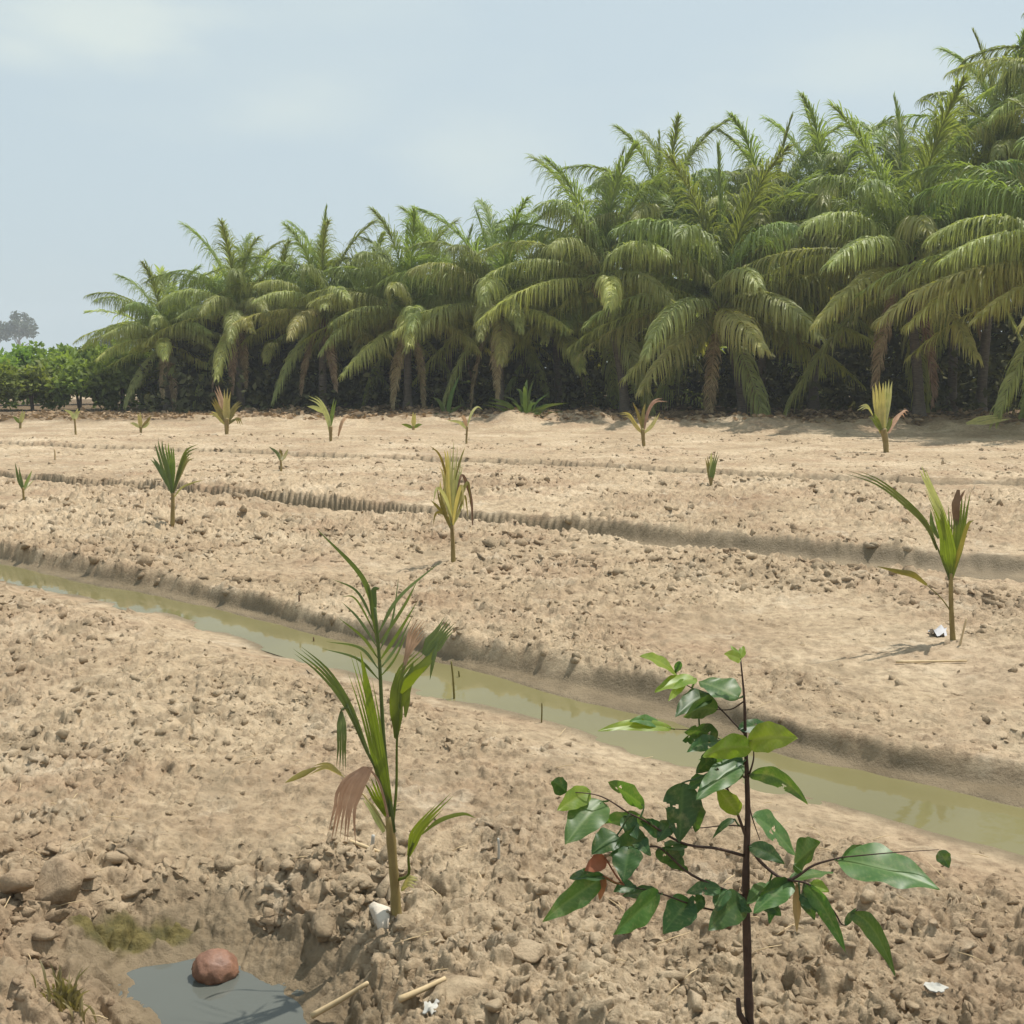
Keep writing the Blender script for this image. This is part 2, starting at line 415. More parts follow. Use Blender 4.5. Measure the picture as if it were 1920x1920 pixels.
# ------------------------------------------------------------------ GROUND: one sheet out to the horizon
def build_ground():
    ang = list(np.linspace(-R(44), R(44), 1180))
    ang += list(np.linspace(R(44), 2 * math.pi - R(44), 110)[1:-1])
    ang = np.array(ang)
    rr = [0.5]
    while rr[-1] < 1.9: rr.append(rr[-1] + .09)
    while rr[-1] < 47: rr.append(rr[-1] + min(.0042 * (rr[-1] / 2.5) ** 1.55 if rr[-1] > 2.1 else .012, .28))
    while rr[-1] < 380: rr.append(rr[-1] * 1.09)
    rr = np.array(rr)
    A, Q = np.meshgrid(ang, rr)
    X = (np.sin(A) * Q).ravel(); Y = (np.cos(A) * Q).ravel()
    z, wet_shade, lit, clm = ground(X, Y)
    na, nr = len(ang), len(rr)
    i, j = np.meshgrid(np.arange(nr - 1), np.arange(na), indexing='ij')
    k = (j + 1) % na
    F = np.stack([i * na + j, (i + 1) * na + j, (i + 1) * na + k, i * na + k], -1).reshape(-1, 4)
    V = np.stack([X, Y, z], 1)
    c = len(V)
    V = np.vstack([V, [[0, 0, 0]]])
    me = np_mesh('ground', V, F, True)
    # centre under the viewer
    fan = bpy.data.meshes.new('fan')
    for nm, arr in (('wet_shade', wet_shade), ('litter', lit)):
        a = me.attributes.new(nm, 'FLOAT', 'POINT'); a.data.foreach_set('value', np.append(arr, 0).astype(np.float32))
    m = (np.hypot(X, Y) < 5)
    al = np.zeros(len(X))
    cpt = [G(250, 1782, ZP)[:2], G(185, 1800, ZP)[:2], G(320, 1772, ZP)[:2]]
    for q in cpt:
        al = np.maximum(al, np.exp(-(np.hypot((X - q[0]), (Y - q[1]) * 1.5) / .085) ** 2))
    al = sstep(.25, .7, al + .35 * fbm(X, Y, .12, 3, 60)) * m
    a = me.attributes.new('algae', 'FLOAT', 'POINT'); a.data.foreach_set('value', np.append(al, 0).astype(np.float32))
    bpy.data.meshes.remove(fan)
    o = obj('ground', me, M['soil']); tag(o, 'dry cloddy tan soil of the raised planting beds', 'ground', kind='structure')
build_ground()

def gz(x, y):
    return float(ground(np.array([x]), np.array([y]))[0][0])

def on_ground(px, py):
    p = G(px, py, 0)
    for _ in range(3): p = G(px, py, gz(p[0], p[1]))
    return p

# water sheets
def water_strip(w, FW, NW, x0, x1, label, pad=.12):
    xs = np.linspace(x0, x1, 160)
    V = np.vstack([np.stack([xs, NW(xs) - pad, np.full_like(xs, -w)], 1), np.stack([xs, FW(xs) + pad, np.full_like(xs, -w)], 1)])
    n = len(xs); i = np.arange(n - 1)
    o = obj('water', np_mesh('water', V, np.stack([i, i + 1, n + i + 1, n + i], 1)), M['canal'])
    return tag(o, label, 'water', kind='structure')
water_strip(W1, DITCH[0][2], DITCH[0][3], -14, 7, 'muddy green water in the near wide irrigation ditch')
water_strip(W2 + .012, DITCH[1][2], DITCH[1][3], -18, 10, 'thin muddy water in the middle ditch', .1)
water_strip(W3 + .012, DITCH[2][2], DITCH[2][3], -22, 14, 'thin dark water in the far narrow ditch', .1)
c = PUD.mean(0)
Vp = [(c[0], c[1], ZP)] + [(*(c + (p - c) * 1.25), ZP) for p in PUD]
me = bpy.data.meshes.new('puddle'); me.from_pydata(Vp, [], [(0, i + 1, (i + 1) % len(PUD) + 1) for i in range(len(PUD))]); me.update()
tag(obj('puddle', me, M['puddle']), 'grey puddle reflecting the sky in the muddy pit', 'puddle', kind='structure')

# ------------------------------------------------------------------ loose clods
def ico(sub):
    import bmesh
    bm = bmesh.new(); bmesh.ops.create_icosphere(bm, subdivisions=sub, radius=1)
    V = np.array([v.co[:] for v in bm.verts]); F = np.array([[v.index for v in f.verts] for f in bm.faces]); bm.free()
    return V, F
ICO1, ICO2 = ico(1), ico(2)

def clod_shapes(base, n, seed, rough=.35, soft=0.):
    g = np.random.default_rng(seed); out = []
    V, F = base
    for _ in range(n):
        v = V * g.uniform(.75, 1.25, 3)
        for _k in range(11):                       # random chops give flat broken faces
            d = g.normal(size=3); d /= np.linalg.norm(d); lim = g.uniform(.22, .62) + soft
            ov = np.maximum(v @ d - lim, 0); v = v - ov[:, None] * d
        v = v * (1 + g.normal(0, rough * .28, (len(v), 1))) * 1.35
        v = v * np.array([g.uniform(.8, 1.4), g.uniform(.7, 1.1), g.uniform(.5, .9)])
        out.append(v)
    return out

def scatter_clods():
    SH1 = clod_shapes(ICO1, 24, 3); SH2 = clod_shapes(ICO2, 16, 4)
    Vs, Fs = [], []; n = 0
    g = np.random.default_rng(8)
    def batch(cnt, r0, r1, s0, s1, shapes, F, power, dens=1.0, box=None):
        nonlocal n
        if box is None:
            rr = np.exp(g.uniform(math.log(r0), math.log(r1), cnt * 4)); aa = g.uniform(-R(36), R(36), cnt * 4)
            x = np.sin(aa) * rr; y = np.cos(aa) * rr
        else:
            pts = np.array([G(a, b)[:2] for a, b in zip(g.uniform(box[0], box[1], cnt * 4), g.uniform(box[2], box[3], cnt * 4))])
            x, y = pts[:, 0], pts[:, 1]
        z, wet_shade, lit, clm = ground(x, y)
        keep = (g.random(len(x)) < (.08 + .92 * clm ** 1.5) * dens) & (wet_shade < .35)
        x, y, z = x[keep][:cnt], y[keep][:cnt], z[keep][:cnt]
        s = s0 + (s1 - s0) * g.random(len(x)) ** power
        for a in range(len(x)):
            v = shapes[g.integers(len(shapes))] * s[a]
            t = g.uniform(0, 6.283); ct, st = math.cos(t), math.sin(t)
            tx = g.normal(0, .35); 
            v = np.stack([v[:, 0] * ct - v[:, 1] * st, v[:, 0] * st + v[:, 1] * ct, v[:, 2]], 1)
            v = np.stack([v[:, 0], v[:, 1] * math.cos(tx) - v[:, 2] * math.sin(tx), v[:, 1] * math.sin(tx) + v[:, 2] * math.cos(tx)], 1)
            Vs.append(v + np.array([x[a], y[a], z[a] - s[a] * .18])); Fs.append(F + n); n += len(v)
    batch(9000, 2.1, 5.5, .004, .030, SH1, ICO1[1], 3.0)
    batch(9500, 4.5, 11, .009, .048, SH1, ICO1[1], 2.6)
    batch(8000, 8, 30, .02, .10, SH1, ICO1[1], 2.2)
    batch(420, 2.1, 3.6, .012, .040, SH2, ICO2[1], 1.8)
    batch(700, 2.1, 3.6, .009, .046, SH2, ICO2[1], 2.2, 1, (0, 760, 1590, 1790))
    batch(130, 2.1, 3.6, .010, .034, SH2, ICO2[1], 2, 1, (760, 1920, 1740, 1930))
    o = obj('soil_clods', np_mesh('soil_clods', np.vstack(Vs), np.vstack(Fs)), M['soil'])
    tag(o, 'loose broken clods of dry soil scattered over the beds', 'soil clods', kind='stuff')
scatter_clods()

def boulder(px, py, wpx, label, mat='soil', seed=0, squash=1., name='soil_lump'):
    p = on_ground(px, py)
    s = wpx / 2 * np.linalg.norm(p - [0, 0, H]) / FPX
    v = clod_shapes(ico(3), 1, seed, .10, .28)[0] * s * .8
    v[:, 2] *= squash
    o = obj(name, np_mesh(name, v, ico(3)[1]), M[mat])
    o.location = (p[0], p[1], p[2] + s * .25); o.rotation_euler.z = seed
    return tag(o, label, 'lump of soil')
boulder(715, 1722, 58, 'pale whitish lump of soil at the foot of the nearest coconut seedling', 'pale', 5)
boulder(105, 1690, 105, 'largest rounded clod on the rim above the puddle, near the left edge', 'soil', 7, 1.1)
boulder(112, 1642, 50, 'rounded clod resting just behind the largest rim clod', 'soil', 8)
boulder(30, 1660, 70, 'broad clod on the pit rim at the very left edge', 'soil', 9, .8)
boulder(640, 1780, 62, 'wedge shaped light clod on the slope right of the puddle', 'soil', 11)
boulder(990, 1790, 60, 'light clod between the coconut seedling and the dark sapling stem', 'soil', 13)
boulder(860, 1880, 115, 'wide brown clod behind the second straw stick by the frame bottom', 'soil', 15, .7)
boulder(365, 1765, 34, 'small pointed pale clod at the back edge of the puddle', 'pale', 17, 1.5)

# ------------------------------------------------------------------ PALM FRONDS
def frond_mesh(name, e0, e1, L=5.0, nl=62, lmax=.95, droop=1.0, seed=0, mats=(), sweep=0., bendp=1.5, width=.040, seg=5, alw=None):
    g = np.random.default_rng(seed)
    K = 40
    s = np.linspace(0, 1, K)
    e = e0 + (e1 - e0) * s ** bendp
    az = sweep * s ** 1.5
    d = np.stack([np.cos(e) * np.cos(az), np.cos(e) * np.sin(az), np.sin(e)], 1)
    P = np.vstack([[0, 0, 0], np.cumsum(d[:-1] + d[1:], 0) * .5 * L / (K - 1)])
    mb = MB()
    mb.tube(P, np.interp(s, [0, .12, .5, 1], [.065, .038, .022, .005]) * L / 5, 5)
    ntube = len(mb.F[0])
    gdir = np.array([0, 0, -1.0])
    for side in (-1, 1):
        for i in range(nl):
            t = .15 + .85 * (i + g.uniform(-.3, .3) + .5) / nl
            t = min(max(t, 0), .995)
            k = t * (K - 1); a = int(k); f = k - a; b = min(a + 1, K - 1)
            p = P[a] * (1 - f) + P[b] * f
            T = d[a] * (1 - f) + d[b] * f; T /= np.linalg.norm(T)
            S = np.cross(T, [0, 0, 1.0])
            if np.linalg.norm(S) < .2: S = np.array([math.sin(az[a]) * 1, -1, 0]) + S
            S /= np.linalg.norm(S); S = S * side
            U = np.cross(S, T) * side
            U = U if U[2] >= 0 else -U
            al = (R(72 - 44 * t ** 1.3) if alw is None else R(alw - .55 * alw * t)) + g.normal(0, .10)
            dr = math.cos(al) * T + math.sin(al) * S + U * (.28 + g.normal(0, .10))
            dr /= np.linalg.norm(dr)
            ll = lmax * np.interp(t, [.15, .3, .55, .85, 1], [.55, .95, 1, .62, .30]) * g.uniform(.62, 1.12)
            if g.random() < .05: ll *= .4
            st = ll / seg
            q = p.copy(); pts = [q.copy()]; dirs = [dr.copy()]
            kd = droop * g.uniform(.55, 1.5)
            for m_ in range(seg):
                dr = dr + gdir * kd * (.20 + .20 * m_) * (1.0 if m_ else .6) * ll / .9
                dr /= np.linalg.norm(dr)
                q = q + dr * st; pts.append(q.copy()); dirs.append(dr.copy())
            pts = np.array(pts); dirs = np.array(dirs)
            wv = np.cross(dirs, U + .3 * T + g.normal(0, .45, 3)); wv /= np.linalg.norm(wv, axis=1)[:, None] + 1e-9
            ww = width * np.interp(np.linspace(0, 1, seg + 1), [0, .2, .6, 1], [.5, 1, .8, .12]) * .5
            V = np.vstack([pts - wv * ww[:, None], pts + wv * ww[:, None]])
            n = seg + 1; ii = np.arange(seg)
            mb.add(V, np.stack([ii, ii + 1, n + ii + 1, n + ii], 1))
    V = np.vstack(mb.V); F = np.vstack(mb.F)
    me = poly_mesh(name, V, F, False)
    for m_ in mats: me.materials.append(m_)
    return me

CL = {  # class: start elevation, end elevation, droop, material, bend power
    'spear': (85, 68, .25, 'f_young', 1.5), 'erect': (80, 26, .65, 'f_young', 1.6), 'up': (62, -20, 1.15, 'f_young', 1.4),
    'mid': (43, -36, 1.35, 'f_mature', 1.2), 'out': (24, -46, 1.6, 'f_mature', 1.1), 'flat': (8, -38, 1.75, 'f_old', 1.1),
    'low': (-8, -45, 1.7, 'f_old', 1.0), 'skirt': (-38, -80, 1.6, 'f_mature', .8), 'dead': (-55, -88, 1.0, 'f_dead', .7)}
FR = {}
for q, (k, (a, b, dp, mt, bp)) in enumerate(CL.items()):
    FR[k] = []
    for v in range(3):
        g = np.random.default_rng(100 + q * 10 + v)
        lm = {'spear': .7, 'erect': 1.55, 'up': 1.5, 'mid': 1.35, 'dead': .7}.get(k, 1.1)
        FR[k].append(frond_mesh('frond', R(a + g.uniform(-5, 5)), R(b + g.uniform(-10, 10)), 5.0, 108, lm, dp, 500 + q * 10 + v, (M[mt],),
                                g.uniform(-.35, .35), bp, .040, 5, {'spear': 18, 'erect': 29, 'up': 41, 'mid': 58}.get(k)))

ORDER = ['spear'] + ['erect'] * 5 + ['up'] * 8 + ['mid'] * 7 + ['out'] * 7 + ['flat'] * 6 + ['low'] * 2 + ['skirt'] * 2
trunk_cache = {}
def trunk_mesh(h, lean):
    mb = MB(); n = 34
    zz = np.linspace(0, 1, n)
    pts = np.stack([lean * zz ** 1.6, np.zeros(n), zz * h - .1], 1)
    rad = np.interp(zz, [0, .06, .15, .7, 1], [.24, .20, .15, .13, .15]) + .010 * (np.arange(n) % 2)
    mb.tube(pts, rad, 12)
    return mb
def palm(base, crown, L, seed, label, group='coconut palms along the field edge', dead=(), full=True, extra=()):
    g = random.Random(seed)
    base = np.array(base); crown = np.array(crown)
    root = empty('coconut_palm', base, label, 'palm tree', group)
    v = crown - base
    mb = trunk_mesh(v[2], math.hypot(v[0], v[1]))
    o = mb.build('trunk', M['palmtrunk'], root); o.rotation_euler.z = math.atan2(v[1], v[0])
    sh = MB()
    for i in range(14):
        a = i * 2.4; r0 = .15
        p0 = np.array([math.cos(a) * r0, math.sin(a) * r0, -.55 + .04 * i]); 
        p1 = p0 + np.array([math.cos(a) * .16, math.sin(a) * .16, .38])
        sh.tube([p0, (p0 + p1) / 2 + [0, 0, .04], p1], [.075, .06, .03], 6)
    s_ = sh.build('leaf_sheath', M['sheath'], root); s_.location = v
    order = ORDER if full else ORDER[:-5]
    a0 = g.uniform(0, 6.28)
    seq = [(k, a0 + i * 2.39996 + g.uniform(-.25, .25), 1) for i, k in enumerate(order)]
    seq += [('dead', az, .8) for az in dead] + [(k, az, q) for k, az, q in extra]
    for k, az, q in seq:
        f = bpy.data.objects.new('frond', g.choice(FR[k])); col.objects.link(f)
        f.parent = root
        f.location = (v[0] + .08 * math.cos(az), v[1] + .08 * math.sin(az), v[2] + (.12 if k in ('spear', 'erect') else 0) - (.2 if k in ('low', 'skirt', 'dead') else 0))
        f.rotation_euler = (g.uniform(-.1, .1), g.uniform(-.1, .1), az)
        sc_ = L / 5.0 * q * g.uniform(.88, 1.08) * (.88 if k == 'spear' else 1)
        f.scale = (sc_, sc_, sc_)
        if k == 'dead': f['label'] = 'dry brown hanging frond'
    return root

# front row: (px, py of trunk foot, crown px, crown py, frond length, label, dead azimuths)
FRONT = [
    (2035, 815, 2030, 470, 5.0, 'big palm at the right frame edge whose long fronds arch into view', (), [('flat', R(185), 1.1), ('out', R(172), 1.15), ('low', R(205), .75)]),
    (1722, 800, 1695, 505, 5.2, 'tall palm with a bare dark trunk just behind the pale yellow seedling', (R(215), R(300)), [('out', R(190), 1.0)]),
    (1393, 793, 1352, 580, 5.2, 'palm with wide spreading fronds and one tall upright spear, centre right', (R(320), R(235)), [('flat', R(180), 1.0), ('flat', R(2), 1.0), ('low', R(215), .9)]),
    (1172, 790, 1125, 528, 4.5, 'palm with a swept feathery top left of the wide spreading palm', (), [('out', R(170), .9)]),
    (938, 786, 935, 552, 4.0, 'short palm with a pointed spear behind the green weed clump', (R(260), R(200)), []),
    (765, 784, 765, 572, 3.8, 'palm with a low round grey green crown behind the small green sprout', (R(250), R(320)), []),
    (606, 782, 606, 560, 3.6, 'palm behind the arching pale seedling, third from the left end of the row', (R(230), R(290)), []),
    (452, 780, 448, 568, 3.4, 'dark leaning crowned palm, second from the left end of the row', (R(300), R(210), R(260)), []),
    (316, 779, 312, 612, 3.1, 'leftmost palm of the front row beside the orchard bushes', (R(310), R(265)), [('out', R(180), 1.05), ('mid', R(170), .9)]),
]
for i, (bx, by, cx, cy, L, lab, dead, ex) in enumerate(FRONT):
    b = G(bx, by, 0); b[2] = gz(b[0], b[1])
    cpos = D(cx, cy + (0 if i in (1, 2, 3) else 26), b[1] + .15)
    palm(b, cpos, L * 1.06, 40 + i, lab, dead=dead, extra=ex)
# second row, seen between and above the front crowns: (crown px, crown py, distance, L, label)
SECOND = [
    (2060, 175, 33, 4.6, 'very tall palm at the upper right corner, top cut by the frame'),
    (1880, 300, 36, 4.6, 'tall palm behind the right edge palm with an arching pale frond on top'),
    (1790, 440, 38, 4.4, 'palm in the second row right of the bare trunked tall palm'),
    (1545, 405, 38, 4.4, 'palm in the second row between the two largest front crowns'),
    (1440, 425, 39, 4.4, 'second row palm rising just right of the tall upright spear'),
    (1245, 425, 39, 4.4, 'second row palm left of the tall upright spear'),
    (1040, 570, 41, 4.0, 'second row palm between the swept top and the short pointed palm'),
    (845, 560, 42, 4.1, 'grey green second row palm left of the short pointed palm'),
    (690, 590, 43, 3.9, 'second row palm between the third and fourth front palms from left'),
    (530, 600, 44, 3.8, 'second row palm between the second and third front palms from left'),
    (385, 630, 45, 3.6, 'second row palm between the two leftmost front palms'),
]
for i, (cx, cy, y, L, lab) in enumerate(SECOND):
    cpos = D(cx, cy + (20 if i < 6 else 40), y); g_ = random.Random(i)
    b = np.array([cpos[0] + g_.uniform(-.3, .3), y + g_.uniform(-.3, .3), 0]); b[2] = gz(b[0], b[1])
    palm(b, cpos, L, 80 + i, lab, 'coconut palms of the second row', dead=(R(250 + 17 * i),), full=(i < 7))

# ------------------------------------------------------------------ deep grove mass and undergrowth (uncountable)
def leaf_cloud(cent, n, size, g, flat=.6):
    """n folded leaf quads at the points cent -> V,F"""
    c = cent
    d = g.normal(size=(n, 3)); d[:, 2] *= flat; d /= np.linalg.norm(d, axis=1)[:, None]
    u = np.cross(d, g.normal(size=(n, 3))); u /= np.linalg.norm(u, axis=1)[:, None] + 1e-9
    nn = np.cross(d, u)
    L = size * g.uniform(.6, 1.2, (n, 1)); w = L * .27
    V = np.stack([c, c + d * L * .5 + u * w + nn * L * .08, c + d * L - nn * L * .1, c + d * L * .5 - u * w + nn * L * .08], 1).reshape(-1, 3)
    i = np.arange(n) * 4
    return V, np.stack([i, i + 1, i + 2, i + 3], 1)

def grove_mass():
    g = np.random.default_rng(77); Vs, Fs = [], []; n = 0
    protos = [(np.array([v.co[:] for v in me.vertices]), me) for me in
              [frond_mesh('tmp', R(a), R(b), 4.2, 34, 1.0, dp, 900 + q, (), 0, 1.3, .075, 3) for q, (a, b, dp) in enumerate(
                  [(75, 35, .5), (55, -10, 1), (35, -40, 1.4), (15, -50, 1.6), (-5, -65, 1.5), (-35, -80, 1.2)])]]
    pf = []
    for V, me in protos:
        f = [tuple(p.vertices) for p in me.polygons if len(p.vertices) == 4]
        pf.append((V, np.array(f)))
    spots = []
    for row, (yy, px0, px1, step) in enumerate([(48, 330, 2900, 190), (56, 430, 2900, 170), (45, 600, 2900, 210)]):
        for px in np.arange(px0, px1, step):
            top = np.interp(px, [300, 600, 900, 1100, 1350, 1700, 1900], [660, 640, 620, 590, 540, 500, 420]) + (0, 10, 165)[row] + g.uniform(-20, 20)
            spots.append(D(px + g.uniform(-40, 40), top, yy + g.uniform(-2, 2)))
    for p in spots:
        for k in range(17):
            V, F = pf[min(5, int(k / 17 * 6))]
            a = k * 2.4 + g.uniform(-.3, .3); ca, sa = math.cos(a), math.sin(a)
            v = np.stack([V[:, 0] * ca - V[:, 1] * sa, V[:, 0] * sa + V[:, 1] * ca, V[:, 2]], 1) + p
            Vs.append(v); Fs.append(F + n); n += len(v)
    for V, me in protos: bpy.data.meshes.remove(me)
    tag(obj('palm_grove', np_mesh('palm_grove', np.vstack(Vs), np.vstack(Fs)), M['f_mature']),
        'dense mass of further palms closing the view behind the front rows', 'palm grove', kind='stuff')
grove_mass()

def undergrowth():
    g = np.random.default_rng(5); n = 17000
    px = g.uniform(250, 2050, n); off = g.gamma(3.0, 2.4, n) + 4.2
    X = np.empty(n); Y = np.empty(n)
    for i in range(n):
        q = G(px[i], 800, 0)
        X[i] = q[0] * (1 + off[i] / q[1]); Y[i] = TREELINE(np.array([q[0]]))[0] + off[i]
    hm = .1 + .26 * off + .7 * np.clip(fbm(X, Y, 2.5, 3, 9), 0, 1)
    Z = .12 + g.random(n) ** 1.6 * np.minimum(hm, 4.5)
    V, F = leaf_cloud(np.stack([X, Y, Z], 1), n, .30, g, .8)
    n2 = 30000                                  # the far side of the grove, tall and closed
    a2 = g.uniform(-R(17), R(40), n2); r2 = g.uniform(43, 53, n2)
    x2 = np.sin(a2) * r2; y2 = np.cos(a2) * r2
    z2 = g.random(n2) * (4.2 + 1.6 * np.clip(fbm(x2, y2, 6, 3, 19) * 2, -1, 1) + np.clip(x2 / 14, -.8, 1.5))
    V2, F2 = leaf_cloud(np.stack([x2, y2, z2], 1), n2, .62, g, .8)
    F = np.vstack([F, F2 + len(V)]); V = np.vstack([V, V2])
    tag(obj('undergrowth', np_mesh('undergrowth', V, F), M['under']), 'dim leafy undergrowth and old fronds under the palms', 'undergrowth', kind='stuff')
    n = 5000
    px = g.uniform(-100, 2050, n); off = g.uniform(-.4, 6, n)
    C = np.array([[G(a, 800)[0], 0, 0] for a in px]); C[:, 1] = TREELINE(C[:, 0]) + off
    C[:, 2] = ground(C[:, 0], C[:, 1])[0] + .03
    V, F = leaf_cloud(C, n, .22, g, .12)
    tag(obj('leaf_litter', np_mesh('leaf_litter', V, F), M['f_dead']), 'dry fallen leaf litter along the foot of the palms', 'leaf litter', kind='stuff')
undergrowth()

# ------------------------------------------------------------------ bushes on the left, far trees
def crown_mesh(name, rx, rz, nclump, nleaf, size, seed, mat, low=.25):
    g = np.random.default_rng(seed); C = []
    for i in range(nclump):
        d = g.normal(size=3); d /= np.linalg.norm(d); d[2] = abs(d[2]) if g.random() < .75 else d[2]
        rr = g.uniform(.55, 1.0)
        cc = d * np.array([rx, rx, rz]) * rr; cc[2] = max(cc[2], -rz * .9)
        k = nleaf // nclump
        q = g.normal(size=(k, 3)); q /= np.linalg.norm(q, axis=1)[:, None]
        q *= g.uniform(.5, 1, (k, 1)) * rx * g.uniform(.22, .40)
        C.append(cc + q)
    C = np.vstack(C)
    V, F = leaf_cloud(C, len(C), size, g, .7)
    me = np_mesh(name, V, F); me.materials.append(mat); return me

BUSH = [crown_mesh('crown', 1.25, .95, 30, 3600, .24, 20 + i, M['bush']) for i in range(3)]
def bush(px, by, top, y, seed, label, grp):
    g = random.Random(seed)
    p = D(px, by, y); p[2] = gz(p[0], p[1])
    t = D(px, top, y)[2] - p[2]
    root = empty('orchard_bush', p, label, 'bush', grp)
    mb = MB()
    for k in range(3):
        a = g.uniform(0, 6.28)
        mb.tube([(0, 0, -.1), (.1 * math.cos(a), .1 * math.sin(a), .4 * t), (.45 * math.cos(a), .45 * math.sin(a), .7 * t)], [.06, .045, .02], 7)
    mb.build('trunk', M['bark'], root)
    c_ = bpy.data.objects.new('crown', g.choice(BUSH)); col.objects.link(c_); c_.parent = root
    c_.location = (0, 0, t * .43); c_.rotation_euler.z = g.uniform(0, 6.28)
    c_.scale = (g.uniform(1.05, 1.25), g.uniform(1.05, 1.25), t / 1.8 * g.uniform(.95, 1.05))
for k, (px, top, y, lab) in enumerate([
    (-30, 672, 43, 'round glossy orchard bush cut by the left frame edge'),
    (62, 680, 42.5, 'orchard bush behind the leftmost tiny seedling of the far row'),
    (150, 670, 43, 'orchard bush behind the pale two leaved far seedling'),
    (228, 662, 43, 'orchard bush left of the leftmost palm trunk'),
    (300, 668, 44.5, 'orchard bush half hidden under the leftmost palm fronds'),
    (372, 690, 46, 'dim orchard bush in shade between the two leftmost palm trunks')]):
    bush(px, 776, top, y, 300 + k, lab, 'orchard bushes in the front of the hedge')
for k, (px, top, y, lab) in enumerate([
    (15, 655, 49, 'taller orchard bush rising behind the left edge bushes'),
    (110, 648, 50, 'taller orchard bush behind, below the open sky'),
    (195, 640, 51, 'taller orchard bush behind, under the small far dark tree'),
    (270, 648, 51, 'taller orchard bush behind, meeting the palm fronds')]):
    bush(px, 765, top, y, 330 + k, lab, 'orchard bushes behind the front hedge')

def far_tree(px, base_py, top, y, wpx, seed, label, dense):
    p = D(px, base_py, y); t = D(px, top, y)[2] - p[2]; w = wpx / FPX * y / 2
    p[2] = 0; t = D(px, top, y)[2]
    root = empty('distant_tree', p, label, 'tree')
    mb = MB(); g = random.Random(seed)
    mb.tube([(0, 0, -.2), (.05 * w, 0, t * .45), (0, 0, t * .85)], [t * .025, t * .018, t * .006], 7)
    for k in range(7):
        a = k * 2.4; z0 = t * (.4 + .06 * k)
        mb.tube([(0, 0, z0), (math.cos(a) * w * .4, math.sin(a) * w * .4, z0 + t * .12), (math.cos(a) * w * .8, math.sin(a) * w * .8, z0 + t * .18)], [t * .012, t * .008, t * .003], 5)
    mb.build('trunk', M['bark'], root)
    me = crown_mesh('crown', w, t * .36, 16 if not dense else 26, dense or 1500, t * .06, seed, M['farleaf'])
    o = obj('crown', me, None, root); o.location = (0, 0, t * .66)
far_tree(38, 690, 588, 330, 66, 1, 'hazy blue sparse tree far away above the bushes, left edge', 0)
far_tree(-4, 690, 610, 330, 40, 7, 'hazy pale tree far away cut by the left frame edge', 0)
far_tree(212, 690, 622, 150, 46, 3, 'small dark round tree far away left of the palms', 2200)

def far_woods():
    g = np.random.default_rng(15); n = 16000
    a = g.uniform(-R(40), R(40), n); r = g.uniform(230, 300, n)
    x = np.sin(a) * r; y = np.cos(a) * r
    hgt = 3.0 + 3 * fbm(x, y, 25, 3, 4)
    z = g.random(n) ** .7 * np.maximum(hgt, 1.5)
    V, F = leaf_cloud(np.stack([x, y, z], 1), n, 1.4, g, .8)
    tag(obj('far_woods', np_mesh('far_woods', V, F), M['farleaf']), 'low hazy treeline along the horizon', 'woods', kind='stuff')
far_woods()

# ------------------------------------------------------------------ seedlings: strips along traced lines
def spline(P, n):
    P = np.asarray(P, float)
    if len(P) == 2: return P[0] + (P[1] - P[0]) * np.linspace(0, 1, n)[:, None]
    Q = np.vstack([2 * P[0] - P[1], P, 2 * P[-1] - P[-2]])
    out = []
    m = len(P) - 1
    for t in np.linspace(0, m - 1e-6, n):
        i = int(t); f = t - i
        a, b, c_, d = Q[i], Q[i + 1], Q[i + 2], Q[i + 3]
        out.append(.5 * ((2 * b) + (-a + c_) * f + (2 * a - 5 * b + 4 * c_ - d) * f * f + (-a + 3 * b - 3 * c_ + d) * f ** 3))
    return np.array(out)

def blade(mb, pts, w, roll=0., fold=.25, prof=((0, .25), (.3, 1), (.65, .75), (1, .04)), n=16):
    C = spline(pts, n)
    T = np.gradient(C, axis=0); T /= np.linalg.norm(T, axis=1)[:, None]
    view = C - np.array([0, 0, H]); view /= np.linalg.norm(view, axis=1)[:, None]
    S = np.cross(T, view); S /= np.linalg.norm(S, axis=1)[:, None] + 1e-9
    Nn = np.cross(S, T)
    cr, sr = math.cos(roll), math.sin(roll)
    S2 = S * cr + Nn * sr; N2 = Nn * cr - S * sr
    s = np.linspace(0, 1, n)
    ww = (w * np.interp(s, [p[0] for p in prof], [p[1] for p in prof]) * .5)[:, None]
    V = np.vstack([C - S2 * ww + N2 * ww * fold, C, C + S2 * ww + N2 * ww * fold])
    i = np.arange(n - 1)
    mb.add(V, np.vstack([np.stack([i, i + 1, n + i + 1, n + i], 1), np.stack([n + i, n + i + 1, 2 * n + i + 1, 2 * n + i], 1)]))

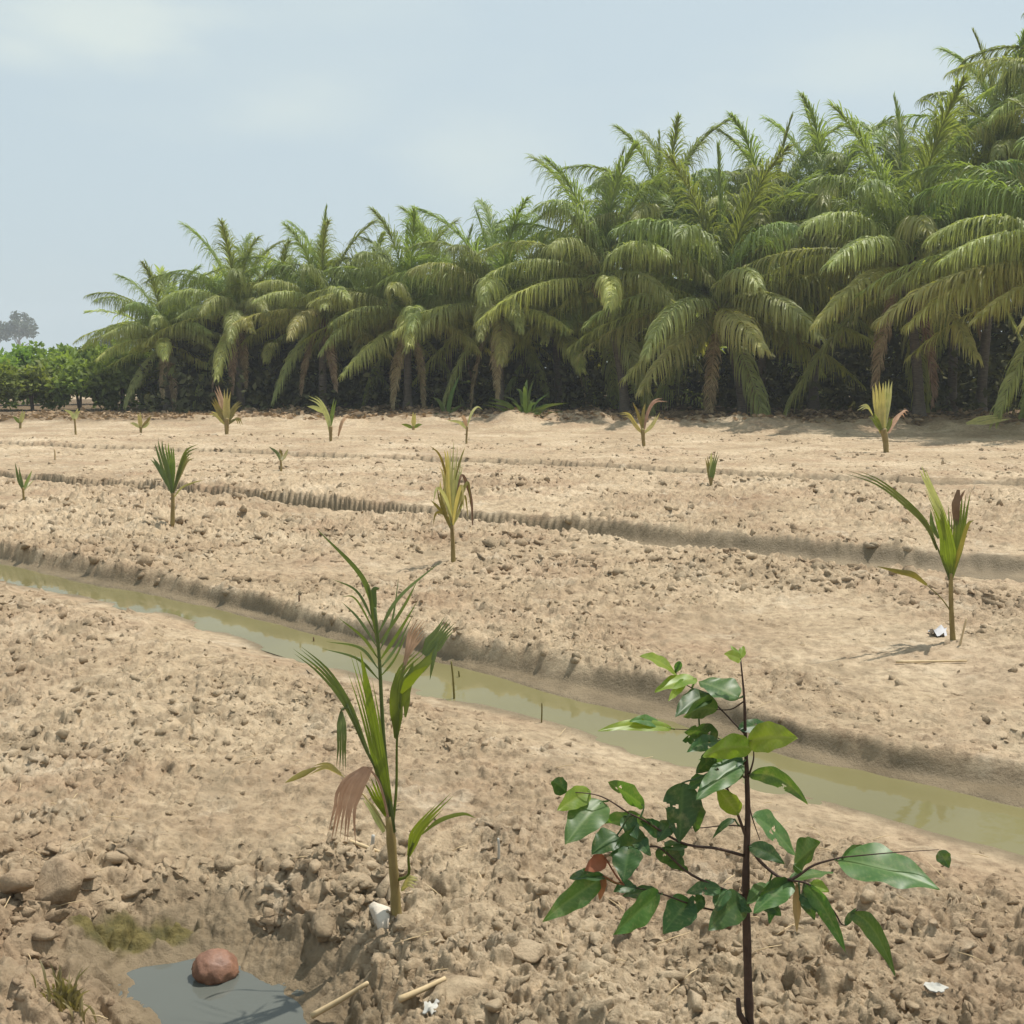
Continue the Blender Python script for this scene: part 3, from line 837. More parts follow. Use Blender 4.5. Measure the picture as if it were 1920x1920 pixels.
def frayed(mb, pts, w, roll, prof, k, rnd):
    """a ribbed leaf torn into narrow strips that part towards the tip"""
    C = spline(pts, 14); Tt = C[-1] - C[-3]; Tt /= np.linalg.norm(Tt)
    view = C[-1] - np.array([0, 0, H]); view /= np.linalg.norm(view)
    S = np.cross(Tt, view); S /= np.linalg.norm(S) + 1e-9
    Nn = np.cross(S, Tt); S = S * math.cos(roll) + Nn * math.sin(roll)
    pr = lambda t: np.interp(t, [p[0] for p in prof], [p[1] for p in prof])
    t = np.linspace(0, 1, 14)
    for i in range(k):
        o = (i + .5) / k - .5
        cut = rnd.uniform(.80, 1.0) if abs(o) > .2 else rnd.uniform(.93, 1.0)
        tt = t * cut
        q = np.stack([np.interp(tt, t, C[:, j]) for j in range(3)], 1)
        off = o * w * (pr(np.minimum(tt, .62)) + .9 * np.clip(tt - .5, 0, 1) ** 1.5 * rnd.uniform(.6, 2.2))
        q = q + S * off[:, None] + np.array([0, 0, -1.]) * (rnd.uniform(0, .22) * w * np.clip(tt - .6, 0, 1) * 4 * abs(o))[:, None]
        blade(mb, q, w / k * 1.02, roll + rnd.uniform(-.25, .25), .3, ((0, .5), (.3, 1), (.7, .8), (1, .05)), 14)

def seedling(base, label, stem, leaves, group='young coconut seedlings planted on the beds', name='coconut_seedling', stem_mat='s_stem', cat='seedling'):
    """base px; stem [(px,py,width px)...]; leaves (material, [(px,py,depth offset)...], width px, kind)"""
    b = on_ground(*base)
    y0 = b[1]; k = np.linalg.norm(b - [0, 0, H]) / FPX
    root = empty(name, b, label, cat, group)
    def W(p): return D(p[0], p[1], y0 + (p[2] if len(p) > 2 else 0)) - b
    if stem:
        mb = MB(); pts = [W((p[0], p[1])) for p in stem]; pts[0][2] -= .04
        C = spline(pts, 14); ws = np.interp(np.linspace(0, 1, 14), np.linspace(0, 1, len(stem)), [p[2] for p in stem]) * k / 2
        ws = ws * (1 + .05 * np.sin(np.arange(14) * 2.1))
        mb.tube(C, ws, 10); mb.build('stem', M[stem_mat], root)
    for i, lf in enumerate(leaves):
        mat, pts, w = lf[0], lf[1], lf[2]; roll = lf[3] if len(lf) > 3 else random.Random(i + base[0]).uniform(-.5, .5)
        opt = lf[4] if len(lf) > 4 else {}
        mb = MB()
        P = [W(p) + b for p in pts]
        if opt.get('stalk'):
            st = [W(p) + b for p in opt['stalk']]
            C = spline(st, 12); mb.tube(C, np.linspace(opt.get('sw', 6), opt.get('sw', 6) * .6, 12) * k / 2, 6)
        pf_ = opt.get('prof', ((0, .25), (.3, 1), (.65, .75), (1, .04)))
        if w >= 12 and mat not in ('s_dry', 'weed') or (w >= 8 and base[1] < 1100 and mat != 'weed'):
            frayed(mb, P, w * k, roll, pf_, 7 if w > 26 else 4 if w > 16 else 3 if w > 9 else 2, random.Random(i * 7 + base[0]))
        else: blade(mb, P, w * k, roll, opt.get('fold', .25), pf_)
        for q in opt.get('tines', ()):
            blade(mb, [W(p) + b for p in q[0]], q[1] * k, roll + q[2] if len(q) > 2 else roll, .2)
        mb.V = [v - b for v in mb.V]
        o = mb.build('leaf', M[mat], root)
        if opt.get('label'): o['label'] = opt['label']
    return root

NARROW = ((0, .4), (.35, 1), (.7, .7), (1, .04))
HANG = ((0, .2), (.2, .9), (.5, 1), (.8, .55), (1, .05))
FORK = ((0, .2), (.4, 1), (.75, .8), (1, .15))
# --- the near coconut seedling
def pinn(p0, p1, p2, w): return ([p0, p1, p2], w * .55, random.uniform(-.6, .6))
top_t = [
    pinn((702, 1150, 0), (676, 1078, -.03), (592, 990, -.06), 17), pinn((704, 1175, 0), (670, 1110, .03), (624, 1086, .06), 9),
    pinn((707, 1195, 0), (668, 1125, -.05), (640, 1118, -.10), 8), pinn((708, 1215, 0), (672, 1160, .05), (640, 1128, .1), 9),
    pinn((709, 1235, 0), (680, 1195, -.06), (634, 1158, -.12), 10), pinn((710, 1255, 0), (675, 1215, .04), (612, 1203, .10), 10),
    pinn((711, 1275, 0), (670, 1235, -.06), (604, 1216, -.12), 9),
    pinn((703, 1160, 0), (700, 1110, .02), (712, 1102, .02), 22),
    pinn((708, 1190, 0), (748, 1120, .04), (826, 1053, .1), 13), pinn((709, 1210, 0), (755, 1140, -.04), (782, 1090, -.08), 12),
    pinn((710, 1225, 0), (735, 1165, .05), (748, 1080, .09), 8), pinn((711, 1240, 0), (745, 1190, -.05), (782, 1128, -.1), 12),
    pinn((712, 1255, 0), (742, 1215, .05), (776, 1150, .1), 10), pinn((712, 1270, 0), (740, 1235, -.05), (766, 1180, -.1), 9)]
seedling((746, 1728), 'nearest coconut seedling with split upper leaf and hanging brown leaf, pale clod at its foot',
    [(746, 1730, 25), (742, 1700, 19), (741, 1670, 17), (737, 1620, 16), (733, 1570, 17), (729, 1530, 12)],
    [('s_dark', [(713, 1280, 0), (706, 1190, 0), (690, 1096, -.02)], 9, .2, dict(stalk=[(738, 1560, 0), (722, 1420, 0), (716, 1330, 0), (711, 1230, 0), (703, 1140, -.01)], sw=9, tines=top_t, prof=((0, .1), (.35, .45), (.75, 1), (1, .15)), label='upright leaf split into narrow arching tines')),
     ('s_dark', [(690, 1412, -.04), (652, 1322, -.07), (606, 1258, -.10), (551, 1212, -.13)], 20, .1, dict(stalk=[(732, 1540, 0), (708, 1450, -.02), (688, 1408, -.04), (650, 1320, -.07)], sw=7, prof=((0, .25), (.4, .7), (.7, 1), (1, .1)))),
     ('s_green', [(732, 1520, 0), (712, 1430, -.03), (692, 1330, -.06), (664, 1222, -.09)], 30, .1, dict(prof=((0, .35), (.3, .75), (.6, 1), (.85, .8), (1, .05)), tines=[([(712, 1420, -.03), (694, 1320, -.05), (676, 1222, -.07)], 16)])),
     ('s_green', [(742, 1385, .05), (745, 1330, .06), (752, 1265, .08), (800, 1215, .12)], 26, 0, dict(stalk=[(735, 1560, 0), (743, 1480, .03), (744, 1400, .05), (747, 1320, .06)], sw=6,
        tines=[([(743, 1382, .05), (738, 1310, .05), (742, 1262, .06)], 16), ([(750, 1330, .06), (765, 1280, .07), (775, 1240, .09)], 18, .3),
               ([(752, 1300, .06), (775, 1270, .03), (802, 1248, .02)], 18, -.3), ([(755, 1280, .08), (800, 1240, .1), (822, 1200, .13)], 20, .4), ([(760, 1345, .06), (764, 1300, .08), (770, 1268, .1)], 12)], label='broad ragged green leaf on a thin stalk')),
     ('s_dark', [(795, 1228, .11), (822, 1195, .13), (848, 1162, .15)], 34, .1, dict(tines=[([(820, 1205, .12), (812, 1240, .1), (806, 1275, .09)], 8)])),
     ('s_brown', [(751, 1275, .08), (764, 1225, .1), (778, 1190, .12), (800, 1160, .12)], 30, .1, dict(prof=((0, .08), (.3, .2), (.6, .9), (.8, 1), (1, .5)), label='dry pinkish tip of the ragged leaf')),
     ('s_dark', [(640, 1334, -.08), (641, 1385, -.10), (640, 1448, -.10)], 17, .2, dict(stalk=[(652, 1326, -.07), (640, 1332, -.08), (638, 1350, -.08)], sw=4, prof=HANG)),
     ('s_brown', [(690, 1438, -.05), (662, 1470, -.07), (645, 1520, -.08), (636, 1585, -.08)], 46, .1, dict(stalk=[(731, 1545, 0), (712, 1470, -.03), (690, 1438, -.05)], sw=5, prof=((0, .35), (.25, .9), (.5, 1), (.75, .5), (1, .06)), fold=.15, label='hanging dry pinkish brown leaf')),
     ('s_green', [(729, 1530, .02), (713, 1490, .0), (702, 1455, -.02)], 34, .2, dict(prof=((0, .4), (.5, 1), (.85, .9), (1, .3)))),
     ('s_pale', [(720, 1560, .02), (700, 1520, .03), (680, 1490, .05)], 14, .2, dict(prof=NARROW)),
     ('s_green', [(766, 1605, -.03), (785, 1555, -.05), (848, 1488, -.08)], 22, .1, dict(stalk=[(745, 1650, 0), (766, 1640, -.02), (766, 1605, -.03), (775, 1580, -.04)], sw=6, prof=((0, .2), (.35, 1), (.7, .65), (1, .04)),
        tines=[([(790, 1565, -.05), (825, 1538, -.04), (868, 1526, -.03), (892, 1534, -.03)], 8)])),
     ('s_olive', [(592, 1440, .055), (560, 1455, .03), (534, 1468, .0)], 11, .1, dict(prof=NARROW)),
     ('s_yellow', [(640, 1452, .05), (612, 1436, .06), (576, 1446, .05)], 15, .2, dict(stalk=[(728, 1560, 0), (690, 1500, .03), (640, 1452, .05)], sw=3, prof=NARROW)),
     ('s_yellow', [(752, 1668, -.03), (766, 1652, -.05), (784, 1655, -.06)], 22, .2, dict(prof=HANG, label='small yellowed leaf at the stem base')),
    ])
# --- right seedling
seedling((1786, 1200), 'seedling at right with long leaf arching left and a dark burnt leaf tip',
    [(1788, 1200, 10), (1784, 1150, 8), (1783, 1110, 7.5), (1783, 1075, 7)],
    [('s_dark', [(1757, 1030, 0), (1738, 985, -.05), (1700, 945, -.12), (1645, 903, -.2), (1582, 880, -.28)], 13, .1, dict(stalk=[(1782, 1090, 0), (1765, 1045, 0), (1750, 1008, -.03)], sw=4, prof=((0, .35), (.5, 1), (.8, .7), (1, .05)))),
     ('s_green', [(1783, 1085, 0), (1778, 1040, -.03), (1768, 980, -.06), (1738, 905, -.1)], 28, .2, dict(prof=((0, .25), (.35, 1), (.6, .65), (1, .04)))),
     ('s_pale', [(1776, 1000, -.03), (1762, 955, -.08), (1738, 900, -.13), (1728, 872, -.16)], 13, -.2, dict(prof=NARROW, label='pale yellow narrow leaf')),
     ('s_green', [(1783, 1085, 0), (1790, 1030, .03), (1794, 985, .05), (1795, 935, .08)], 30, 0, dict(prof=((0, .2), (.4, 1), (.75, .8), (1, .4)))),
     ('s_green', [(1785, 1075, 0), (1798, 1020, .06), (1806, 965, .1), (1812, 920, .14)], 16, .3, dict(prof=NARROW)),
     ('s_dry', [(1794, 985, .055), (1792, 950, .06), (1795, 932, .07), (1797, 918, .08)], 14, 0, dict(prof=((0, .7), (.4, 1), (1, .35)), tines=[([(1797, 945, .07), (1803, 930, .07), (1810, 918, .07)], 5)], label='dark burnt leaf tip')),
     ('s_olive', [(1738, 1097, .0), (1712, 1078, -.05), (1685, 1072, -.1), (1645, 1062, -.16)], 11, .1, dict(stalk=[(1785, 1150, 0), (1765, 1122, 0), (1738, 1097, 0)], sw=2.5, prof=NARROW)),
     ('s_green', [(1783, 1080, 0), (1774, 1030, .05), (1762, 985, .1), (1752, 940, .12)], 15, .2, dict(prof=NARROW)),
     ('s_olive', [(1784, 1080, 0), (1800, 1030, -.05), (1814, 985, -.1), (1826, 975, -.12)], 8, .2, dict(prof=NARROW)),
     ('s_dark', [(1760, 1010, .08), (1748, 985, .1), (1745, 955, .12)], 9, .2, dict(prof=NARROW)),
    ])
# --- middle seedling with shredded leaves
seedling((849, 1055), 'shredded yellow green seedling upright in the middle of the second bed',
    [(850, 1056, 10), (849, 1020, 8), (847, 985, 7)],
    [('s_pale', [(847, 990, 0), (845, 935, 0), (848, 880, 0), (851, 826, 0)], 15, 0, dict(prof=((0, .3), (.4, 1), (.7, .7), (1, .1)))),
     ('s_pale', [(848, 985, 0), (851, 930, .05), (855, 880, .08), (858, 836, .1)], 10, .2, dict(prof=NARROW)),
     ('s_olive', [(847, 995, 0), (833, 960, -.05), (824, 930, -.1), (822, 905, -.12)], 9, .2, dict(prof=NARROW, tines=[([(838, 970, 0), (820, 950, -.1), (808, 938, -.15)], 6), ([(842, 985, 0), (830, 940, .1), (836, 900, .15)], 8)])),
     ('s_yellow', [(848, 990, 0), (838, 940, .05), (832, 890, .1), (826, 872, .1)], 8, .2, dict(prof=NARROW, tines=[([(842, 960, 0), (828, 925, .1), (825, 900, .1)], 6)])),
     ('s_dry', [(852, 960, 0), (863, 895, .08), (873, 900, .14), (884, 940, .2), (886, 985, .22)], 7, .1, dict(prof=((0, .4), (.3, .6), (.6, 1), (1, .3)))),
     ('s_olive', [(850, 985, 0), (862, 955, .1), (872, 930, .2), (878, 975, .25)], 6, .2, dict(prof=NARROW)),
     ('s_olive', [(845, 930, 0), (832, 875, -.1), (822, 850, -.2), (806, 836, -.3)], 5, .2, dict(prof=NARROW)),
     ('s_pale', [(849, 985, 0), (858, 965, .1), (868, 945, .1)], 7, .2, dict(prof=NARROW)),
     ('s_olive', [(853, 900, 0), (864, 860, .05), (872, 838, .1)], 4, .2, dict(prof=NARROW)),
     ('s_yellow', [(848, 980, 0), (840, 920, -.05), (838, 860, -.1), (834, 840, -.15)], 9, .2, dict(prof=NARROW)),
     ('s_pale', [(848, 975, 0), (836, 935, -.1), (820, 915, -.2), (812, 945, -.25)], 7, .2, dict(prof=NARROW)),
     ('s_olive', [(850, 975, 0), (866, 925, .1), (878, 905, .15), (882, 950, .2)], 7, .2, dict(prof=NARROW)),
     ('s_yellow', [(849, 985, 0), (856, 940, -.1), (866, 910, -.15), (870, 960, -.2)], 7, .2, dict(prof=NARROW)),
     ('s_pale', [(849, 985, 0), (852, 940, .1), (862, 890, .15), (868, 862, .2)], 8, .2, dict(prof=NARROW)),
     ('s_olive', [(848, 985, 0), (834, 965, .05), (818, 962, .1), (812, 985, .1)], 6, .2, dict(prof=NARROW)),
    ])
# --- left fan seedling
seedling((323, 980), 'fan leaved green seedling standing on the second bed, left',
    [(323, 980, 8), (324, 950, 7), (324, 925, 6)],
    [('s_dark', [(323, 925, 0), (312, 885, 0), (300, 845, 0), (296, 822, 0)], 15, .1, dict(prof=FORK, tines=[([(320, 915, 0), (300, 880, .1), (286, 856, .15)], 7)])),
     ('s_green', [(324, 925, 0), (320, 885, .1), (312, 850, .2), (309, 828, .2)], 14, .3, dict(prof=FORK)),
     ('s_dark', [(325, 925, 0), (336, 885, 0), (350, 850, -.05), (376, 838, -.1)], 13, .1, dict(prof=((0, .2), (.35, .8), (.7, 1), (1, .1)))),
     ('s_dark', [(322, 925, 0), (308, 895, .1), (292, 868, .15), (284, 858, .2)], 9, .1, dict(prof=FORK)),
     ('s_green', [(324, 922, 0), (324, 880, .05), (322, 850, .1), (320, 838, .1)], 10, .1, dict(prof=FORK)),
     ('s_olive', [(325, 922, 0), (342, 880, .1), (352, 862, .15), (366, 856, .2)], 8, .1, dict(prof=FORK)),
     ('s_olive', [(325, 935, 0), (340, 915, .1), (362, 905, .2), (382, 900, .3)], 4, .1, dict(prof=NARROW))])
seedling((43, 945), 'small seedling with one upright dark blade at the left edge of the second bed',
    [(44, 945, 3.5), (44, 930, 3.5), (43, 915, 4)],
    [('s_dark', [(43, 918, 0), (36, 895, 0), (31, 862, 0)], 9, .1, dict(prof=FORK)), ('s_green', [(44, 918, 0), (52, 900, .1), (60, 882, .2)], 6, .2, dict(prof=NARROW)),
     ('s_olive', [(44, 920, 0), (54, 908, .1), (64, 900, .2)], 5, .2, dict(prof=NARROW))])
seedling((527, 885), 'tiny forked seedling on the third bed left of centre',
    [(527, 886, 4), (527, 872, 4), (526, 862, 3.5)],
    [('s_dark', [(526, 866, 0), (520, 850, .1), (505, 838, .2)], 6, .1, dict(prof=FORK)), ('s_olive', [(527, 866, 0), (534, 855, .1), (540, 842, .2)], 6, .1, dict(prof=FORK)),
     ('s_olive', [(527, 864, 0), (528, 852, .1), (524, 842, .1)], 5, .1, dict(prof=FORK))])
seedling((1333, 915), 'small narrow upright seedling on the third bed right of centre',
    [(1333, 916, 5), (1333, 905, 6), (1333, 896, 7)],
    [('s_dark', [(1333, 905, 0), (1338, 875, 0), (1346, 846, 0)], 10, .1, dict(prof=NARROW)), ('s_olive', [(1332, 905, 0), (1328, 875, .1), (1322, 848, .1)], 8, .1, dict(prof=NARROW)),
     ('s_pale', [(1333, 900, 0), (1333, 870, .1), (1334, 848, .1)], 7, .1, dict(prof=NARROW))])
# --- far row
FARG = 'stunted seedlings of the far row before the palms'
seedling((1660, 848), 'pale yellow seedling with two upright forks before the bare palm trunk',
    [(1662, 848, 9), (1660, 825, 10), (1656, 805, 12)],
    [('s_yellow', [(1655, 812, 0), (1650, 770, 0), (1647, 735, 0), (1645, 714, 0)], 22, 0, dict(prof=((0, .5), (.5, 1), (.8, .8), (1, .1)))),
     ('s_pale', [(1657, 800, 0), (1661, 760, .1), (1663, 730, .1), (1664, 710, .1)], 18, 0, dict(prof=((0, .5), (.5, 1), (.8, .8), (1, .1)))),
     ('s_green', [(1655, 812, 0), (1643, 790, -.1), (1634, 775, -.2)], 11, .1, dict(prof=FORK)),
     ('s_pale', [(1636, 778, -.2), (1625, 762, -.3), (1606, 770, -.4)], 10, .1, dict(prof=HANG)),
     ('s_brown', [(1666, 812, 0), (1680, 785, .2), (1694, 772, .3), (1702, 780, .4)], 15, .1, dict(prof=HANG)),
     ('s_green', [(1658, 815, 0), (1668, 795, .1), (1672, 775, .1)], 9, .1, dict(prof=FORK))], FARG)
seedling((1207, 838), 'dry orange and pale seedling arching both ways under the palms',
    [(1208, 840, 6), (1206, 822, 7), (1205, 805, 8)],
    [('s_yellow', [(1204, 812, 0), (1190, 795, -.1), (1178, 778, -.2), (1158, 778, -.3)], 11, .1, dict(prof=HANG)),
     ('s_brown', [(1207, 810, 0), (1214, 775, .1), (1228, 752, .2), (1252, 750, .3)], 9, .1, dict(prof=HANG)),
     ('s_olive', [(1205, 808, 0), (1196, 775, 0), (1186, 754, 0)], 6, .1, dict(prof=NARROW)), ('s_olive', [(1205, 808, 0), (1206, 775, .1), (1210, 755, .1)], 7, .1, dict(prof=NARROW)),
     ('s_yellow', [(1208, 812, 0), (1224, 795, .1), (1236, 770, .2)], 8, .1, dict(prof=NARROW))], FARG)
seedling((622, 828), 'pale arching seedling with a bent dry second shoot in front of the palms',
    [(620, 829, 5), (620, 815, 6), (620, 800, 7)],
    [('s_pale', [(619, 812, 0), (615, 785, 0), (600, 755, -.1), (578, 742, -.2)], 12, .1, dict(prof=((0, .5), (.4, 1), (.8, .8), (1, .2)), tines=[([(610, 775, 0), (592, 765, -.1), (576, 762, -.2)], 9)])),
     ('s_green', [(620, 800, 0), (624, 770, .1), (632, 735, .2)], 8, .1, dict(prof=FORK)),
     ('s_brown', [(634, 818, .1), (640, 795, .1), (648, 783, .2), (660, 780, .3)], 8, .1, dict(prof=HANG))], FARG)
seedling((775, 806), 'short bright green sprout at the edge of the palm shade',
    [(775, 808, 5), (775, 800, 5)],
    [('s_yellow', [(775, 803, 0), (776, 785, 0), (777, 771, 0)], 9, .1), ('s_green', [(775, 803, 0), (764, 798, 0), (752, 795, -.1)], 7, .1), ('s_green', [(775, 803, 0), (784, 797, 0), (792, 796, .1)], 7, .1)], FARG)
seedling((874, 832), 'thin grey drooping seedling left of the green weed clump',
    [(874, 834, 4), (875, 815, 4), (876, 800, 4)],
    [('s_pale', [(875, 805, 0), (862, 792, 0), (838, 788, -.1)], 7, .1), ('s_brown', [(875, 800, 0), (870, 785, 0), (864, 778, 0)], 8, .1, dict(prof=HANG)), ('s_pale', [(876, 800, 0), (884, 775, .1), (895, 763, .2), (905, 768, .3)], 5, .1)], FARG)
seedling((424, 815), 'bushy yellow seedling with a brown sheath under the second palm from left',
    [(425, 816, 6), (425, 800, 8), (425, 785, 9)],
    [('s_yellow', [(425, 795, 0), (425, 760, 0), (427, 726, 0)], 14, 0), ('s_olive', [(425, 795, 0), (408, 765, 0), (396, 745, -.1)], 12, .1), ('s_olive', [(425, 795, 0), (440, 765, .1), (456, 752, .2)], 12, .1),
     ('s_yellow', [(425, 798, 0), (408, 780, .1), (392, 772, .1)], 9, .1), ('s_olive', [(425, 798, 0), (444, 785, .1), (452, 800, .2)], 10, .1), ('s_brown', [(425, 790, 0), (414, 750, .2), (404, 722, .3)], 12, .1)], FARG)
seedling((264, 812), 'yellow star shaped small seedling left of the palm trunks',
    [(264, 812, 4), (264, 800, 5)],
    [('s_yellow', [(264, 803, 0), (262, 785, 0), (260, 770, 0)], 8, .1), ('s_pale', [(264, 803, 0), (252, 795, 0), (243, 793, 0)], 6, .1), ('s_olive', [(264, 803, 0), (276, 790, 0), (284, 778, 0)], 6, .1), ('s_pale', [(264, 803, 0), (274, 798, 0), (282, 790, 0)], 5, .1)], FARG)
seedling((141, 815), 'pale two leaved thin seedling before the brown soil strip',
    [(142, 816, 4), (141, 800, 3), (140, 785, 3)],
    [('s_pale', [(140, 790, 0), (134, 775, 0), (120, 768, -.1)], 7, .1), ('s_pale', [(140, 788, 0), (144, 775, .1), (150, 766, .1)], 8, .1)], FARG)
seedling((38, 803), 'leftmost tiny pale seedling of the far row',
    [(38, 804, 4), (38, 792, 4)],
    [('s_pale', [(38, 795, 0), (42, 780, 0), (45, 768, 0)], 8, .1), ('s_green', [(38, 795, 0), (30, 785, 0), (24, 780, 0)], 6, .1)], FARG)
# green clump at the foot of the palms and a fallen bright frond
_g = random.Random(6)
_bl = []
for _i in range(26):
    _dx = _g.gauss(0, 40); _h = _g.uniform(20, 105) * (1 - abs(_dx) / 130); _o = _g.uniform(-.5, .6)
    _bl.append(('weed', [(985 + _dx * .15, 794, 0), (985 + _dx * .5, 794 - _h * .65, _o * .5), (985 + _dx * 1.15, 794 - _h * _g.uniform(.75, 1), _o)], _g.uniform(5, 9), _g.uniform(-.9, .9)))
seedling((985, 785), 'bright green weed clump growing in the shade under the palms', [(985, 797, 6), (985, 785, 6)], _bl, None, 'weed_clump', 's_stalk', 'weed')
seedling((838, 782), 'long bladed dark green weed left of the bright weed clump',
    [(838, 791, 5), (838, 782, 5)],
    [('weed', [(838, 788, 0), (845, 745, 0), (862, 702, .2)], 9, .1), ('weed', [(838, 788, 0), (825, 755, 0), (812, 745, 0)], 8, .1), ('weed', [(838, 788, 0), (850, 770, 0), (868, 758, .2)], 8, .1),
     ('weed', [(838, 789, 0), (822, 778, 0), (806, 782, 0)], 8, .1)], None, 'weed_clump', 's_stalk', 'weed')
seedling((1855, 798), 'lime yellow fallen leaf lying in the palm shade at right',
    [], [('s_yellow', [(1812, 794, 0), (1850, 784, .2), (1886, 782, .4)], 15, .6, dict(tines=[([(1825, 795, 0), (1860, 790, .2), (1895, 785, .3)], 9)]))], None, 'fallen_leaf', 's_stalk', 'leaf')

